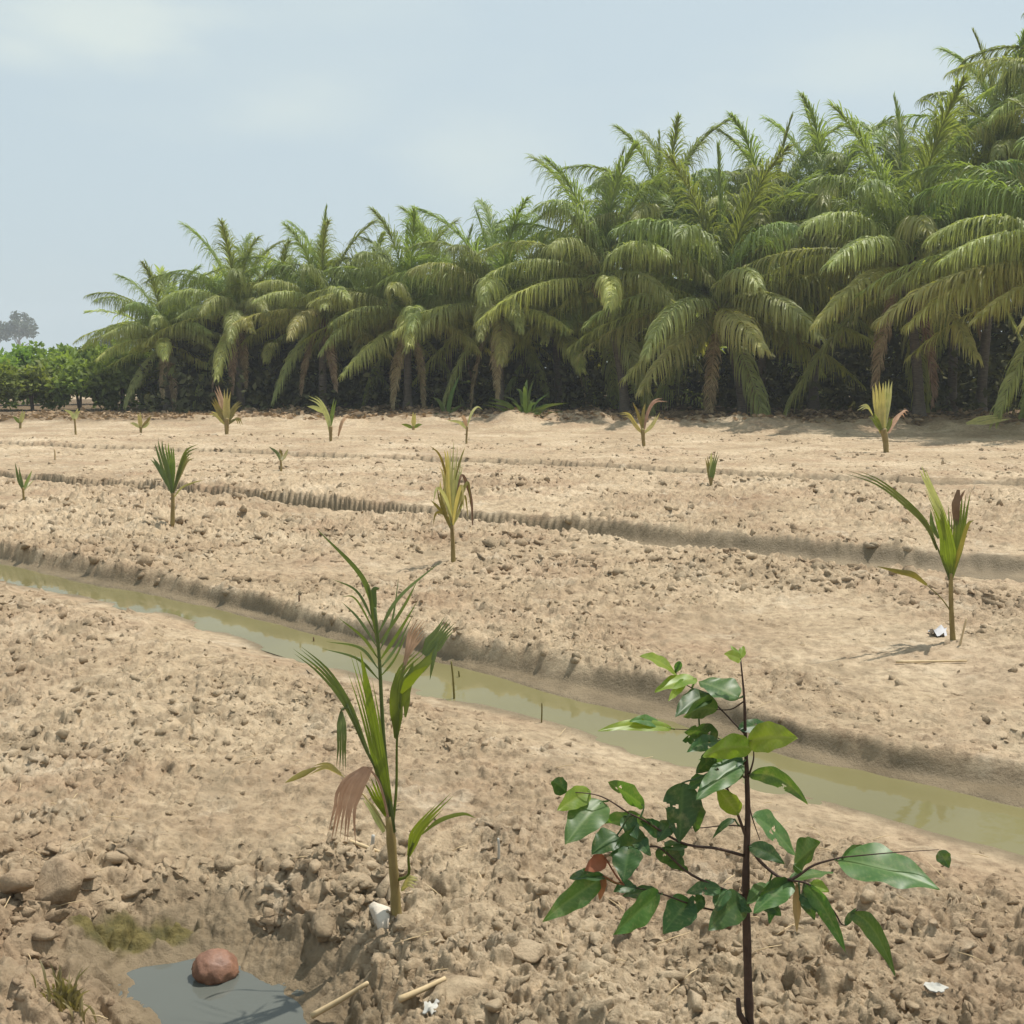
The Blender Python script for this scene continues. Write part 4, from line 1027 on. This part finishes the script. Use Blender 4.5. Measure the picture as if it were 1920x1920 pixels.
# ------------------------------------------------------------------ broadleaf sapling in front
def sapling():
    b = on_ground(1405, 1950); b[1] -= .0
    y0 = b[1]; k = np.linalg.norm(D(1400, 1600, y0) - [0, 0, H]) / FPX
    root = empty('broadleaf_sapling', b, 'dark stemmed broadleaf sapling with glossy ragged leaves in the right foreground', 'sapling')
    g = np.random.default_rng(21)
    def W(X, Y, d=0.): return D(960 + X / 2, 1180 + Y / 2, y0 + d)
    mb = MB()
    C = spline([W(893, 1545), W(886, 1350), W(882, 1200), W(877, 1000), W(878, 880), W(884, 700), W(881, 560), W(875, 400), W(871, 260), W(857, 110)], 40) - b
    C[0][2] -= .06; C_tr = C
    mb.tube(C, np.interp(np.linspace(0, 1, 40), [0, .25, .5, .7, .85, 1], [17, 14.5, 11, 7.5, 5, 2.2]) * k / 2 * (1 + .06 * g.normal(size=40)), 10)
    mb.tube(np.array([W(880, 1490, -.01), W(852, 1440, -.01), W(848, 1385, -.01)]) - b, np.array([11, 11, 8]) * k / 2, 8)
    mb.build('trunk', M['twig'], root)
    BR = [([(874, 850, 0), (770, 822, -.03), (640, 802, -.06), (505, 722, -.10), (440, 690, -.12)], 6),
          ([(880, 1005, 0), (780, 970, -.04), (660, 912, -.08), (560, 822, -.1), (500, 815, -.1)], 6),
          ([(872, 1075, 0), (700, 1040, -.06), (555, 990, -.12), (420, 960, -.14)], 4),
          ([(884, 800, 0), (940, 880, -.02), (1035, 940, -.05), (1130, 885, -.06), (1235, 855, -.08)], 7),
          ([(1035, 940, -.05), (1120, 960, -.08), (1205, 1055, -.1), (1245, 1110, -.11), (1295, 1050, -.12)], 4),
          ([(878, 780, 0), (845, 690, -.02), (800, 580, -.04), (770, 520, -.05)], 6),
          ([(882, 560, 0), (850, 548, .03), (800, 580, .05)], 5),
          ([(882, 520, 0), (820, 440, .02), (720, 385, .05), (585, 372, .08)], 3),
          ([(870, 270, 0), (820, 300, .02), (760, 300, .03)], 3),
          ([(885, 560, 0), (905, 490, -.02), (905, 440, -.02)], 4),
          ([(1235, 855, -.08), (1420, 838, -.12), (1600, 826, -.14)], 2.5),
          ([(440, 690, -.12), (330, 625, -.14), (205, 608, -.14)], 3),
          ([(884, 640, 0), (905, 720, .03), (930, 790, .04)], 3),
          ([(880, 740, 0), (800, 735, .05), (690, 745, .08), (520, 735, .1)], 3),
          ([(880, 400, 0), (740, 260, .04), (640, 200, .06), (612, 160, .07)], 3)]
    for pts, w in BR:
        mb = MB(); C = spline([W(*p) for p in pts], 18) - b
        mb.tube(C, np.linspace(w, w * .45, 18) * k / 2, 7); mb.build('branch', M['twig'], root)
    # (material, base, tip, width, depth at base, depth at tip, roll deg, droop)
    LV = [('l_lime', (615, 165), (480, 100), 42, .07, -.02, 55, .2), ('l_mid', (630, 120), (612, 165), 28, .07, .07, 10, 0),
          ('l_lime', (690, 185), (535, 235), 52, .06, .0, 50, .15), ('l_lime', (650, 190), (585, 270), 36, .05, -.02, 20, .1),
          ('l_dark', (740, 240), (612, 330), 78, .04, -.05, 30, .2), ('l_mid', (770, 300), (640, 330), 74, .03, -.06, 40, .3),
          ('l_mid', (850, 258), (700, 195), 92, .0, .06, 55, .1), ('l_lime', (600, 372), (320, 382), 46, .08, .0, -30, .2), ('l_mid', (560, 365), (440, 345), 40, .08, .03, 35, .3),
          ('l_dark', (770, 415), (645, 385), 66, .02, -.08, 30, .25), ('l_dark', (780, 430), (655, 460), 62, .0, -.08, 10, .3),
          ('l_lime', (905, 445), (715, 478), 84, -.02, -.10, 25, .25), ('l_lime', (885, 420), (1072, 410), 108, -.02, -.10, -15, .2),
          ('l_dark', (850, 372), (985, 362), 50, .0, .03, 30, .1), ('l_mid', (860, 500), (690, 640), 92, -.02, -.12, 25, .1),
          ('l_dark', (870, 505), (700, 490), 70, .0, .05, 40, .2), ('l_mid', (892, 545), (1112, 660), 66, -.01, -.06, 20, -.45),
          ('l_lime', (850, 695), (768, 595), 72, -.03, -.05, 10, .05), ('l_dark', (835, 712), (752, 785), 26, .02, .0, 20, -.3),
          ('l_dark', (640, 575), (628, 800), 128, -.06, -.10, 15, .15), ('l_dark', (665, 600), (690, 760), 70, -.06, -.02, 50, .1),
          ('l_mid', (495, 665), (358, 572), 62, -.1, -.04, 52, .1), ('l_dark', (205, 610), (148, 570), 60, -.14, -.18, 10, .2), ('l_lime', (292, 605), (170, 680), 74, -.12, -.18, 0, .1),
          ('l_mid', (340, 645), (200, 808), 124, -.12, -.22, 20, .15), ('l_mid', (520, 722), (335, 728), 66, -.1, .0, 58, .1),
          ('l_dark', (395, 770), (298, 845), 86, -.12, -.16, 20, .2), ('l_dark', (500, 790), (365, 850), 84, -.1, -.16, 45, .2), ('l_dark', (440, 815), (418, 948), 104, -.14, -.2, 10, .25),
          ('l_brown', (352, 860), (272, 905), 58, -.14, -.18, 10, .1), ('l_brown', (346, 925), (328, 1018), 30, -.15, -.16, 20, .1),
          ('l_mid', (342, 930), (112, 1098), 84, -.14, -.28, 25, .1), ('l_dark', (345, 925), (215, 935), 46, -.14, -.2, 55, .1),
          ('l_mid', (552, 990), (378, 1145), 84, -.12, -.24, 45, .05), ('l_dark', (545, 985), (415, 1000), 44, -.12, -.1, 40, .1),
          ('l_dark', (672, 1015), (565, 1142), 112, -.07, -.14, 5, .15), ('l_dark', (545, 825), (662, 912), 66, -.1, -.08, 20, .1), ('l_mid', (575, 822), (662, 808), 40, -.1, -.05, 50, .05),
          ('l_dark', (782, 972), (652, 990), 56, -.05, -.1, 20, .2), ('l_dark', (872, 1010), (735, 1130), 112, -.03, -.12, 15, .2), ('l_dark', (800, 975), (770, 1060), 60, -.04, -.1, 30, .1),
          ('l_dark', (890, 815), (1022, 880), 62, -.01, -.04, 15, -.2), ('l_dark', (940, 795), (965, 870), 40, .0, -.02, 30, 0),
          ('l_mid', (905, 700), (1072, 858), 78, .03, .06, 55, -.15), ('l_mid', (1058, 885), (1155, 800), 86, -.05, .02, 50, .1),
          ('l_mid', (1222, 868), (1604, 975), 132, -.08, -.18, 48, -.12), ('l_mid', (1240, 860), (1330, 815), 40, -.08, -.02, 40, .1),
          ('l_dark', (1602, 830), (1640, 895), 50, -.14, -.15, 10, .1),
          ('l_mid', (1052, 945), (905, 1065), 86, -.05, -.1, 20, .1), ('l_mid', (1045, 940), (1205, 912), 40, -.05, .02, 58, .1),
          ('l_mid', (1095, 955), (1252, 1215), 60, -.07, -.14, 30, -.3), ('l_lime', (1120, 950), (1190, 985), 42, -.07, -.1, 20, .1),
          ('l_dark', (990, 980), (965, 1105), 44, -.04, -.06, 20, .1), ('l_tan', (1068, 955), (1068, 1138), 30, -.06, -.07, 15, 0), ('l_dark', (1092, 985), (1135, 1090), 52, -.07, -.09, 15, .1), ('l_dark', (1050, 960), (920, 1000), 60, -.05, -.08, 40, .2),
          ('l_mid', (1275, 1062), (1438, 1302), 66, -.12, -.2, 25, -.5), ('l_dark', (1250, 1110), (1290, 1045), 24, -.12, -.12, 20, .1),
          ('l_lime', (858, 112), (795, 92), 40, .0, -.02, 30, .1), ('l_lime', (856, 112), (868, 62), 30, .0, .03, 20, .1), ('l_lime', (856, 115), (820, 60), 22, .0, .03, 20, .1)]
    LV += [('l_dark', (720, 1005), (640, 1075), 58, -.05, -.1, 20, .2), ('l_dark', (600, 720), (545, 800), 60, -.07, -.1, 15, .2), ('l_dark', (450, 770), (520, 850), 56, -.1, -.12, 30, .2),
           ('l_dark', (930, 1000), (1010, 1075), 62, -.03, -.07, 20, .1), ('l_dark', (760, 470), (690, 540), 62, .01, -.04, 25, .1), ('l_mid', (960, 960), (880, 1030), 60, -.03, -.06, 20, .1),
           ('l_dark', (700, 330), (640, 270), 56, .04, .0, 20, .1), ('l_dark', (560, 770), (480, 720), 56, -.08, -.1, 25, .2), ('l_dark', (420, 700), (470, 790), 62, -.1, -.13, 20, .2),
           ('l_dark', (850, 470), (790, 560), 66, .0, -.05, 15, .2), ('l_dark', (720, 400), (640, 420), 60, .04, -.02, 20, .2), ('l_mid', (740, 560), (660, 600), 56, -.03, -.07, 30, .2),
           ('l_dark', (820, 1020), (900, 1060), 54, -.04, -.06, 20, .1), ('l_dark', (460, 960), (380, 985), 46, -.13, -.16, 25, .2), ('l_dark', (1080, 1000), (1160, 1060), 50, -.07, -.1, 25, .1),
           ('l_mid', (860, 520), (800, 600), 52, .02, -.02, 30, .2), ('l_dark', (640, 815), (590, 870), 48, -.06, -.09, 20, .2)]
    n, m = 43, 13
    brpts = [C_tr + 0]
    for pts, w_ in BR: brpts.append(spline([W(*p) for p in pts], 18) - b)
    brpts = np.vstack(brpts)
    for i, (mat, a, t, w, da, dt, roll, dp) in enumerate(LV):
        A = W(*a, da); T_ = W(*t, dt)
        ax = T_ - A; Ln = np.linalg.norm(ax)
        view = (A + T_) / 2 - np.array([0, 0, H]); view /= np.linalg.norm(view)
        tdir = ax / Ln
        S = np.cross(tdir, view); S /= np.linalg.norm(S)
        Nn = np.cross(S, tdir)
        if Nn[2] < 0: Nn = -Nn; S = -S
        rl = R(roll) * (1 if i % 2 else -1)
        # roll the blade so that its upper side turns towards the sky
        S2 = S * math.cos(rl) + Nn * math.sin(rl); N2 = Nn * math.cos(rl) - S * math.sin(rl)
        if N2[2] < 0: N2 = -N2
        wd = w / 2 * k / 2 / max(math.cos(rl), .62)
        up = np.array([0, 0, 1.0])
        s = np.linspace(0, 1, n)
        prof = np.sin(np.pi * np.clip(s, 0, 1) ** .72) ** .8 * (1 - .12 * s) ; prof[0] = .03; prof[-1] = .0
        cx = A + ax * s[:, None] + up * (dp * Ln * .55 * (4 * s * (1 - s)) * .5)[:, None] * (-1 if dp < 0 and False else 1)
        if dp < 0: cx = A + ax * s[:, None] + up * (abs(dp) * Ln * .42 * (4 * s * (1 - s)))[:, None]
        V = []; u = np.linspace(-1, 1, m)
        ph = g.uniform(0, 6); 
        for j, uu in enumerate(u):
            wave = .07 * wd * np.sin(s * 15 + ph + uu * 2) * abs(uu) ** 1.5
            edge = 1 + (.035 * np.sin(s * 23 + ph) + .03 * np.sin(s * 11 + 2 * ph + uu)) * abs(uu) ** 3
            V.append(cx + S2 * (uu * wd * prof * edge)[:, None] + N2 * ((abs(uu) * .26 - .10 * uu * uu) * wd * prof + wave)[:, None])
        V = np.array(V).reshape(-1, 3)
        F = []
        holes = set()
        if mat in ('l_dark', 'l_mid') and g.random() < .3:
            for _ in range(g.integers(1, 3)): hj, hq = int(g.integers(2, m - 4)), int(g.integers(8, n - 12)); holes |= {(hj, hq), (hj, hq + 1), (hj + 1, hq + 1), (hj, hq + 2)}
            if g.random() < .5:
                q = int(g.integers(12, n - 8)); e = 0 if g.random() < .5 else m - 2
                e2 = 1 if e == 0 else m - 3; holes |= {(e, q), (e, q + 1), (e, q + 2), (e2, q), (e2, q + 1), (e, q - 1)}
        for j in range(m - 1):
            for q in range(n - 1):
                if (j, q) in holes: continue
                F.append((j * n + q, j * n + q + 1, (j + 1) * n + q + 1, (j + 1) * n + q))
        F = np.array(F); nv = len(V); V = V - b
        SS, UU = np.meshgrid(s, u); SS, UU = SS.ravel(), UU.ravel()
        vein = np.exp(-(UU / .07) ** 2) * .9 + .55 * np.exp(-(((SS - .45 * np.abs(UU)) * 9) % 1 - .5) ** 2 / .012) * (np.abs(UU) > .05)
        p0 = V[(m // 2) * n]; dd = np.linalg.norm(brpts - p0, axis=1); q1 = brpts[dd.argmin()]
        if dd.min() > .003:
            pm = MB(); pm.tube(spline([q1, (q1 + p0) / 2 + [0, 0, -.06 * dd.min()], p0, V[(m // 2) * n + 3]], 8), np.linspace(2.6, 1.6, 8) * k / 2 * 1.5, 5)
            V = np.vstack([V, pm.V[0]]); F = np.vstack([F, pm.F[0] + nv]); vein = np.append(vein, np.ones(len(pm.V[0])) * .6)
        me = poly_mesh('leaf', V, F, True); me.materials.append(M[mat])
        at = me.attributes.new('vein', 'FLOAT', 'POINT'); at.data.foreach_set('value', vein.astype(np.float32))
        o = obj('leaf', me, None, root)
        if mat == 'l_brown': o['label'] = 'dead reddish brown leaf'
        if mat == 'l_tan': o['label'] = 'withered tan hanging leaf'
sapling()

# ------------------------------------------------------------------ small debris
def stick(p0, p1, w, label, mat='straw', lift=.01, name='stick', cat='stick', sag=0):
    A = on_ground(*p0); B = on_ground(*p1)
    A[2] += lift; B[2] += lift
    k = np.linalg.norm(A - [0, 0, H]) / FPX
    root_loc = A.copy()
    mb = MB(); C = spline([A - root_loc, (A + B) / 2 - root_loc + np.array([.004, 0, sag]), B - root_loc], 10)
    mb.tube(C, np.linspace(w, w * .7, 10) * k / 2, 7)
    o = mb.build(name, M[mat]); o.location = root_loc
    return tag(o, label, cat)
stick((585, 1918), (690, 1856), 11, 'straight pale straw stick lying right of the puddle', lift=.02)
stick((748, 1888), (835, 1848), 12, 'second straw stick lying beside the wide brown clod', lift=.02)
stick((640, 1578), (730, 1612), 8, 'thin pale twig lying left of the nearest seedling stem', lift=.012)
stick((742, 1610), (850, 1642), 6, 'thin pale twig lying right of the nearest seedling stem', lift=.012)
stick((1680, 1246), (1812, 1244), 5, 'thin straw lying on the soil below the right seedling', lift=.015)

def stake(px, py, top_px, top_py, w, label, mat='straw', name='stake', cat='stake'):
    b = on_ground(px, py); t = D(top_px, top_py, b[1]); k = np.linalg.norm(b - [0, 0, H]) / FPX
    mb = MB(); C = spline([np.array([0, 0, -.03]), (t - b) * .5 + [w * k * .15, 0, 0], t - b], 8)
    mb.tube(C, np.linspace(w, w * .8, 8) * k / 2, 7)
    o = mb.build(name, M[mat]); o.location = b
    return tag(o, label, cat)
stake(1798, 1210, 1812, 1160, 4, 'thin pale stake beside the right seedling', 'straw')
stake(103, 862, 102, 842, 3.5, 'tiny thin stake standing on the third bed at left', 'straw')
stake(935, 1608, 934, 1572, 5, 'short white stalk standing in the soil right of the nearest seedling', 'white')
stake(694, 1600, 700, 1566, 8, 'white stub standing left of the nearest seedling stem', 'white')
stake(560, 1180, 561, 1116, 4, 'dark dry twig standing in the ditch bank left of the nearest seedling', 's_dry', 'twig', 'twig')
stake(588, 1228, 588, 1195, 3.5, 'short dark twig at the water edge left of the nearest seedling', 's_dry', 'twig', 'twig')
stake(852, 1310, 846, 1240, 4, 'thin grass stalk standing in the ditch water right of the nearest seedling', 's_olive', 'twig', 'twig')
stake(862, 1290, 860, 1258, 3.5, 'shorter stalk in the ditch water beside the thin grass stalk', 's_olive', 'twig', 'twig')
stake(1015, 1355, 1016, 1318, 3, 'fine stalk at the near water edge before the open ditch', 's_olive', 'twig', 'twig')
stick((990, 1292), (1020, 1262), 6, 'dark twig lying on the far bank of the near ditch', 's_dry', .01, 'twig', 'twig')

def scrap(px, py, w, label, mat='white', seed=0, h=.35, name='scrap', cat='litter'):
    p = on_ground(px, py); k = np.linalg.norm(p - [0, 0, H]) / FPX; s = w * k / 2
    g = np.random.default_rng(seed); n = 7
    u, v = np.meshgrid(np.linspace(-1, 1, n), np.linspace(-.6, .6, n))
    z = h * (.35 + .5 * np.sin(u * 2 + g.uniform(0, 6)) * np.cos(v * 3 + g.uniform(0, 6)) + .25 * g.normal(size=u.shape))
    ed = 1 + .15 * g.normal(size=u.shape)
    V = np.stack([u * ed, v * ed, np.maximum(z, 0)], -1).reshape(-1, 3) * s
    V2 = V - np.array([0, 0, .0025])
    F = [(j * n + i, j * n + i + 1, (j + 1) * n + i + 1, (j + 1) * n + i) for j in range(n - 1) for i in range(n - 1)]
    F2 = [tuple(q + n * n for q in f[::-1]) for f in F]
    me = np_mesh(name, np.vstack([V, V2]), np.array(F + F2), True)
    o = obj(name, me, M[mat]); o.location = (p[0], p[1], p[2] + .012); o.rotation_euler.z = g.uniform(0, 3)
    return tag(o, label, cat)
scrap(1758, 1192, 46, 'crumpled grey white plastic scrap at the foot of the right seedling', 'greywhite', 3, .55)
scrap(808, 1900, 36, 'small shiny white scrap by the second straw stick at the frame bottom', 'white', 4, .6)
scrap(1752, 1862, 30, 'small white scrap on the soil right of the dark sapling', 'white', 5, .5)
scrap(888, 1576, 20, 'tiny white scrap lying left of the short white stalk', 'white', 6, .6)

def straw_bits():
    g = np.random.default_rng(91); mb = MB()
    for _ in range(170):
        px, py = g.uniform(0, 1920), 1000 + 900 * g.random() ** .8
        p = G(px, py); z, wet_shade, _l, _c = ground(p[:1], p[1:2])
        if wet_shade[0] > .3: continue
        a = g.uniform(0, 3.14); l = g.uniform(.012, .06); d = np.array([math.cos(a), math.sin(a), g.uniform(-.1, .25)]) * l
        p[2] = z[0] + .012
        mb.tube([p - d, p + [0, 0, .003], p + d], [.0012, .0016, .001], 5)
    tag(mb.build('straw_litter', M['straw']), 'scattered bits of dry straw and root on the soil', 'straw', kind='stuff')
straw_bits()

# floating husk
def husk():
    p = G(405, 1828, ZP); k = np.linalg.norm(p - [0, 0, H]) / FPX; r = 36 * k
    V, F = ico(4)
    n = V.copy(); g = np.random.default_rng(2)
    d = 1 + .05 * np.sin(V[:, 0] * 9 + 1) * np.sin(V[:, 2] * 7) + .02 * g.normal(size=len(V)) + .05 * (np.abs(np.sin(3 * np.arctan2(V[:, 1], V[:, 0]))) - .5) * (1 - V[:, 2] ** 2)
    V = V * d[:, None] * np.array([1.05, .92, .74]) * r
    o = obj('coconut_husk', np_mesh('coconut_husk', V, F, True), M['husk'])
    o.location = (p[0], p[1], ZP + r * .34); o.rotation_euler = (.35, .2, .4)
    tag(o, 'reddish brown coconut floating in the grey puddle', 'coconut')
husk()

def tuft(px, py, n, hpx, wpx, seed, label):
    p = on_ground(px, py); k = np.linalg.norm(p - [0, 0, H]) / FPX; g = np.random.default_rng(seed)
    mb = MB()
    for i in range(n):
        o_ = g.normal(0, wpx * k / 3, 2); a = g.uniform(0, 6.28); h = hpx * k * g.uniform(.4, 1.1); l = h * g.uniform(.15, .7)
        z0 = gz(p[0] + o_[0], p[1] + o_[1])
        P0 = np.array([p[0] + o_[0], p[1] + o_[1], z0 - .005])
        blade(mb, [P0, P0 + [l * .3 * math.cos(a), l * .3 * math.sin(a), h * .65], P0 + [l * math.cos(a), l * math.sin(a), h]], 4.5 * k, g.uniform(-1, 1), .2, NARROW, 6)
    mb.V = [v - p for v in mb.V]
    o = mb.build('grass_tuft', M['grass']); o.location = p
    tag(o, label, 'grass')
tuft(128, 1890, 110, 52, 42, 1, 'short dry green grass tuft left of the puddle')

# ------------------------------------------------------------------ haze
import bmesh
bm = bmesh.new(); bmesh.ops.create_cube(bm, size=1)
me = bpy.data.meshes.new('haze'); bm.to_mesh(me); bm.free()
HAZE = True
if HAZE:
    m, nt, out = new_mat('haze_air')
    v = N(nt, 'ShaderNodeVolumePrincipled', Density=.0011)
    v.inputs['Color'].default_value = (.93, .96, 1, 1); v.inputs['Anisotropy'].default_value = .2
    nt.links.new(v.outputs[0], out.inputs['Volume'])
    o = obj('haze', me, m); o.scale = (900, 900, 30); o.location = (0, 0, 12.5)
    tag(o, 'thin pale haze in the air over the fields', 'haze', kind='stuff')

# ------------------------------------------------------------------ sky, sun, camera
SUN_EL, SUN_AZ = R(66), R(58)        # azimuth measured from +Y towards +X
w = bpy.data.worlds.new('World'); sc.world = w; w.use_nodes = True
nt = w.node_tree; nt.nodes.clear(); L = nt.links.new
wo = nt.nodes.new('ShaderNodeOutputWorld'); bg = nt.nodes.new('ShaderNodeBackground')
sky = nt.nodes.new('ShaderNodeTexSky'); sky.sky_type = 'NISHITA'; sky.sun_disc = False
sky.sun_elevation = SUN_EL; sky.sun_rotation = SUN_AZ; sky.dust_density = 4.0; sky.air_density = 1.0; sky.ozone_density = 1.0
tc = N(nt, 'ShaderNodeTexCoord'); mp = N(nt, 'ShaderNodeMapping'); mp.inputs['Scale'].default_value = (1, 1, 2.6); L(tc.outputs['Generated'], mp.inputs[0])
n1 = N(nt, 'ShaderNodeTexNoise', Scale=3.4, Detail=6, Roughness=.5); L(mp.outputs[0], n1.inputs['Vector'])
cl = ramp(nt, n1.outputs[0], [(.50, (0, 0, 0)), (.74, (1, 1, 1))])
veil = mix(nt, .84, sky.outputs[0], (6.25, 7.5, 8.05))
acc = None
n2 = N(nt, 'ShaderNodeTexNoise', Scale=9, Detail=7, Roughness=.55); L(mp.outputs[0], n2.inputs['Vector'])
for px_, py_, rad_, amt_ in ((170, 45, .15, 1.0), (30, 90, .09, .7), (560, 205, .10, .4), (900, 290, .12, .4), (1600, 120, .16, .5), (1350, 240, .14, .35)):
    dv = ray(px_, py_); dv /= np.linalg.norm(dv)
    sb = N(nt, 'ShaderNodeVectorMath', operation='SUBTRACT'); L(tc.outputs['Generated'], sb.inputs[0]); sb.inputs[1].default_value = tuple(dv)
    ml = N(nt, 'ShaderNodeVectorMath', operation='MULTIPLY'); L(sb.outputs[0], ml.inputs[0]); ml.inputs[1].default_value = (1, 1, 2.6)
    ln = N(nt, 'ShaderNodeVectorMath', operation='LENGTH'); L(ml.outputs[0], ln.inputs[0])
    wob = N(nt, 'ShaderNodeMath', operation='MULTIPLY_ADD'); L(n2.outputs[0], wob.inputs[0]); wob.inputs[1].default_value = rad_ * 1.1; L(ln.outputs['Value'], wob.inputs[2])
    mr = N(nt, 'ShaderNodeMapRange', interpolation_type='SMOOTHSTEP'); L(wob.outputs[0], mr.inputs[0])
    mr.inputs[1].default_value = rad_ * 1.45; mr.inputs[2].default_value = rad_ * .55; mr.inputs[3].default_value = 0; mr.inputs[4].default_value = amt_
    if acc is None: acc = mr.outputs[0]
    else:
        mx = N(nt, 'ShaderNodeMath', operation='MAXIMUM'); L(acc, mx.inputs[0]); L(mr.outputs[0], mx.inputs[1]); acc = mx.outputs[0]
cm = N(nt, 'ShaderNodeMath', operation='MULTIPLY_ADD'); L(cl, cm.inputs[0]); cm.inputs[1].default_value = .25
c2_ = N(nt, 'ShaderNodeMath', operation='MULTIPLY'); L(acc, c2_.inputs[0]); c2_.inputs[1].default_value = .75; L(c2_.outputs[0], cm.inputs[2])
c = mix(nt, cm.outputs[0], veil, (7.5, 8.3, 7.9))
L(c, bg.inputs[0]); bg.inputs[1].default_value = .10
L(bg.outputs[0], wo.inputs[0])

sl = bpy.data.lights.new('sun', 'SUN'); sl.energy = 4.9; sl.angle = R(.6); sl.color = (1, .955, .88)
so = bpy.data.objects.new('sun', sl); col.objects.link(so)
sd = Vector((math.sin(SUN_AZ) * math.cos(SUN_EL), math.cos(SUN_AZ) * math.cos(SUN_EL), math.sin(SUN_EL)))
so.rotation_euler = sd.to_track_quat('Z', 'Y').to_euler(); so.location = (0, 0, 20)

cam = bpy.data.cameras.new('camera'); cam.sensor_width = 36; cam.sensor_fit = 'HORIZONTAL'
cam.lens = 36 * FPX / 1920; cam.clip_start = .05; cam.clip_end = 5000
co = bpy.data.objects.new('camera', cam); col.objects.link(co)
co.location = (0, 0, H); co.rotation_euler = (R(90) - PITCH, 0, 0)
sc.camera = co
sc.view_settings.view_transform = 'Standard'; sc.view_settings.look = 'None'; sc.view_settings.exposure = 0.0; sc.view_settings.gamma = 1
sc.cycles.use_denoising = True
sc.cycles.max_bounces = 6; sc.cycles.transparent_max_bounces = 4; sc.cycles.volume_bounces = 0
sc.render.use_persistent_data = False
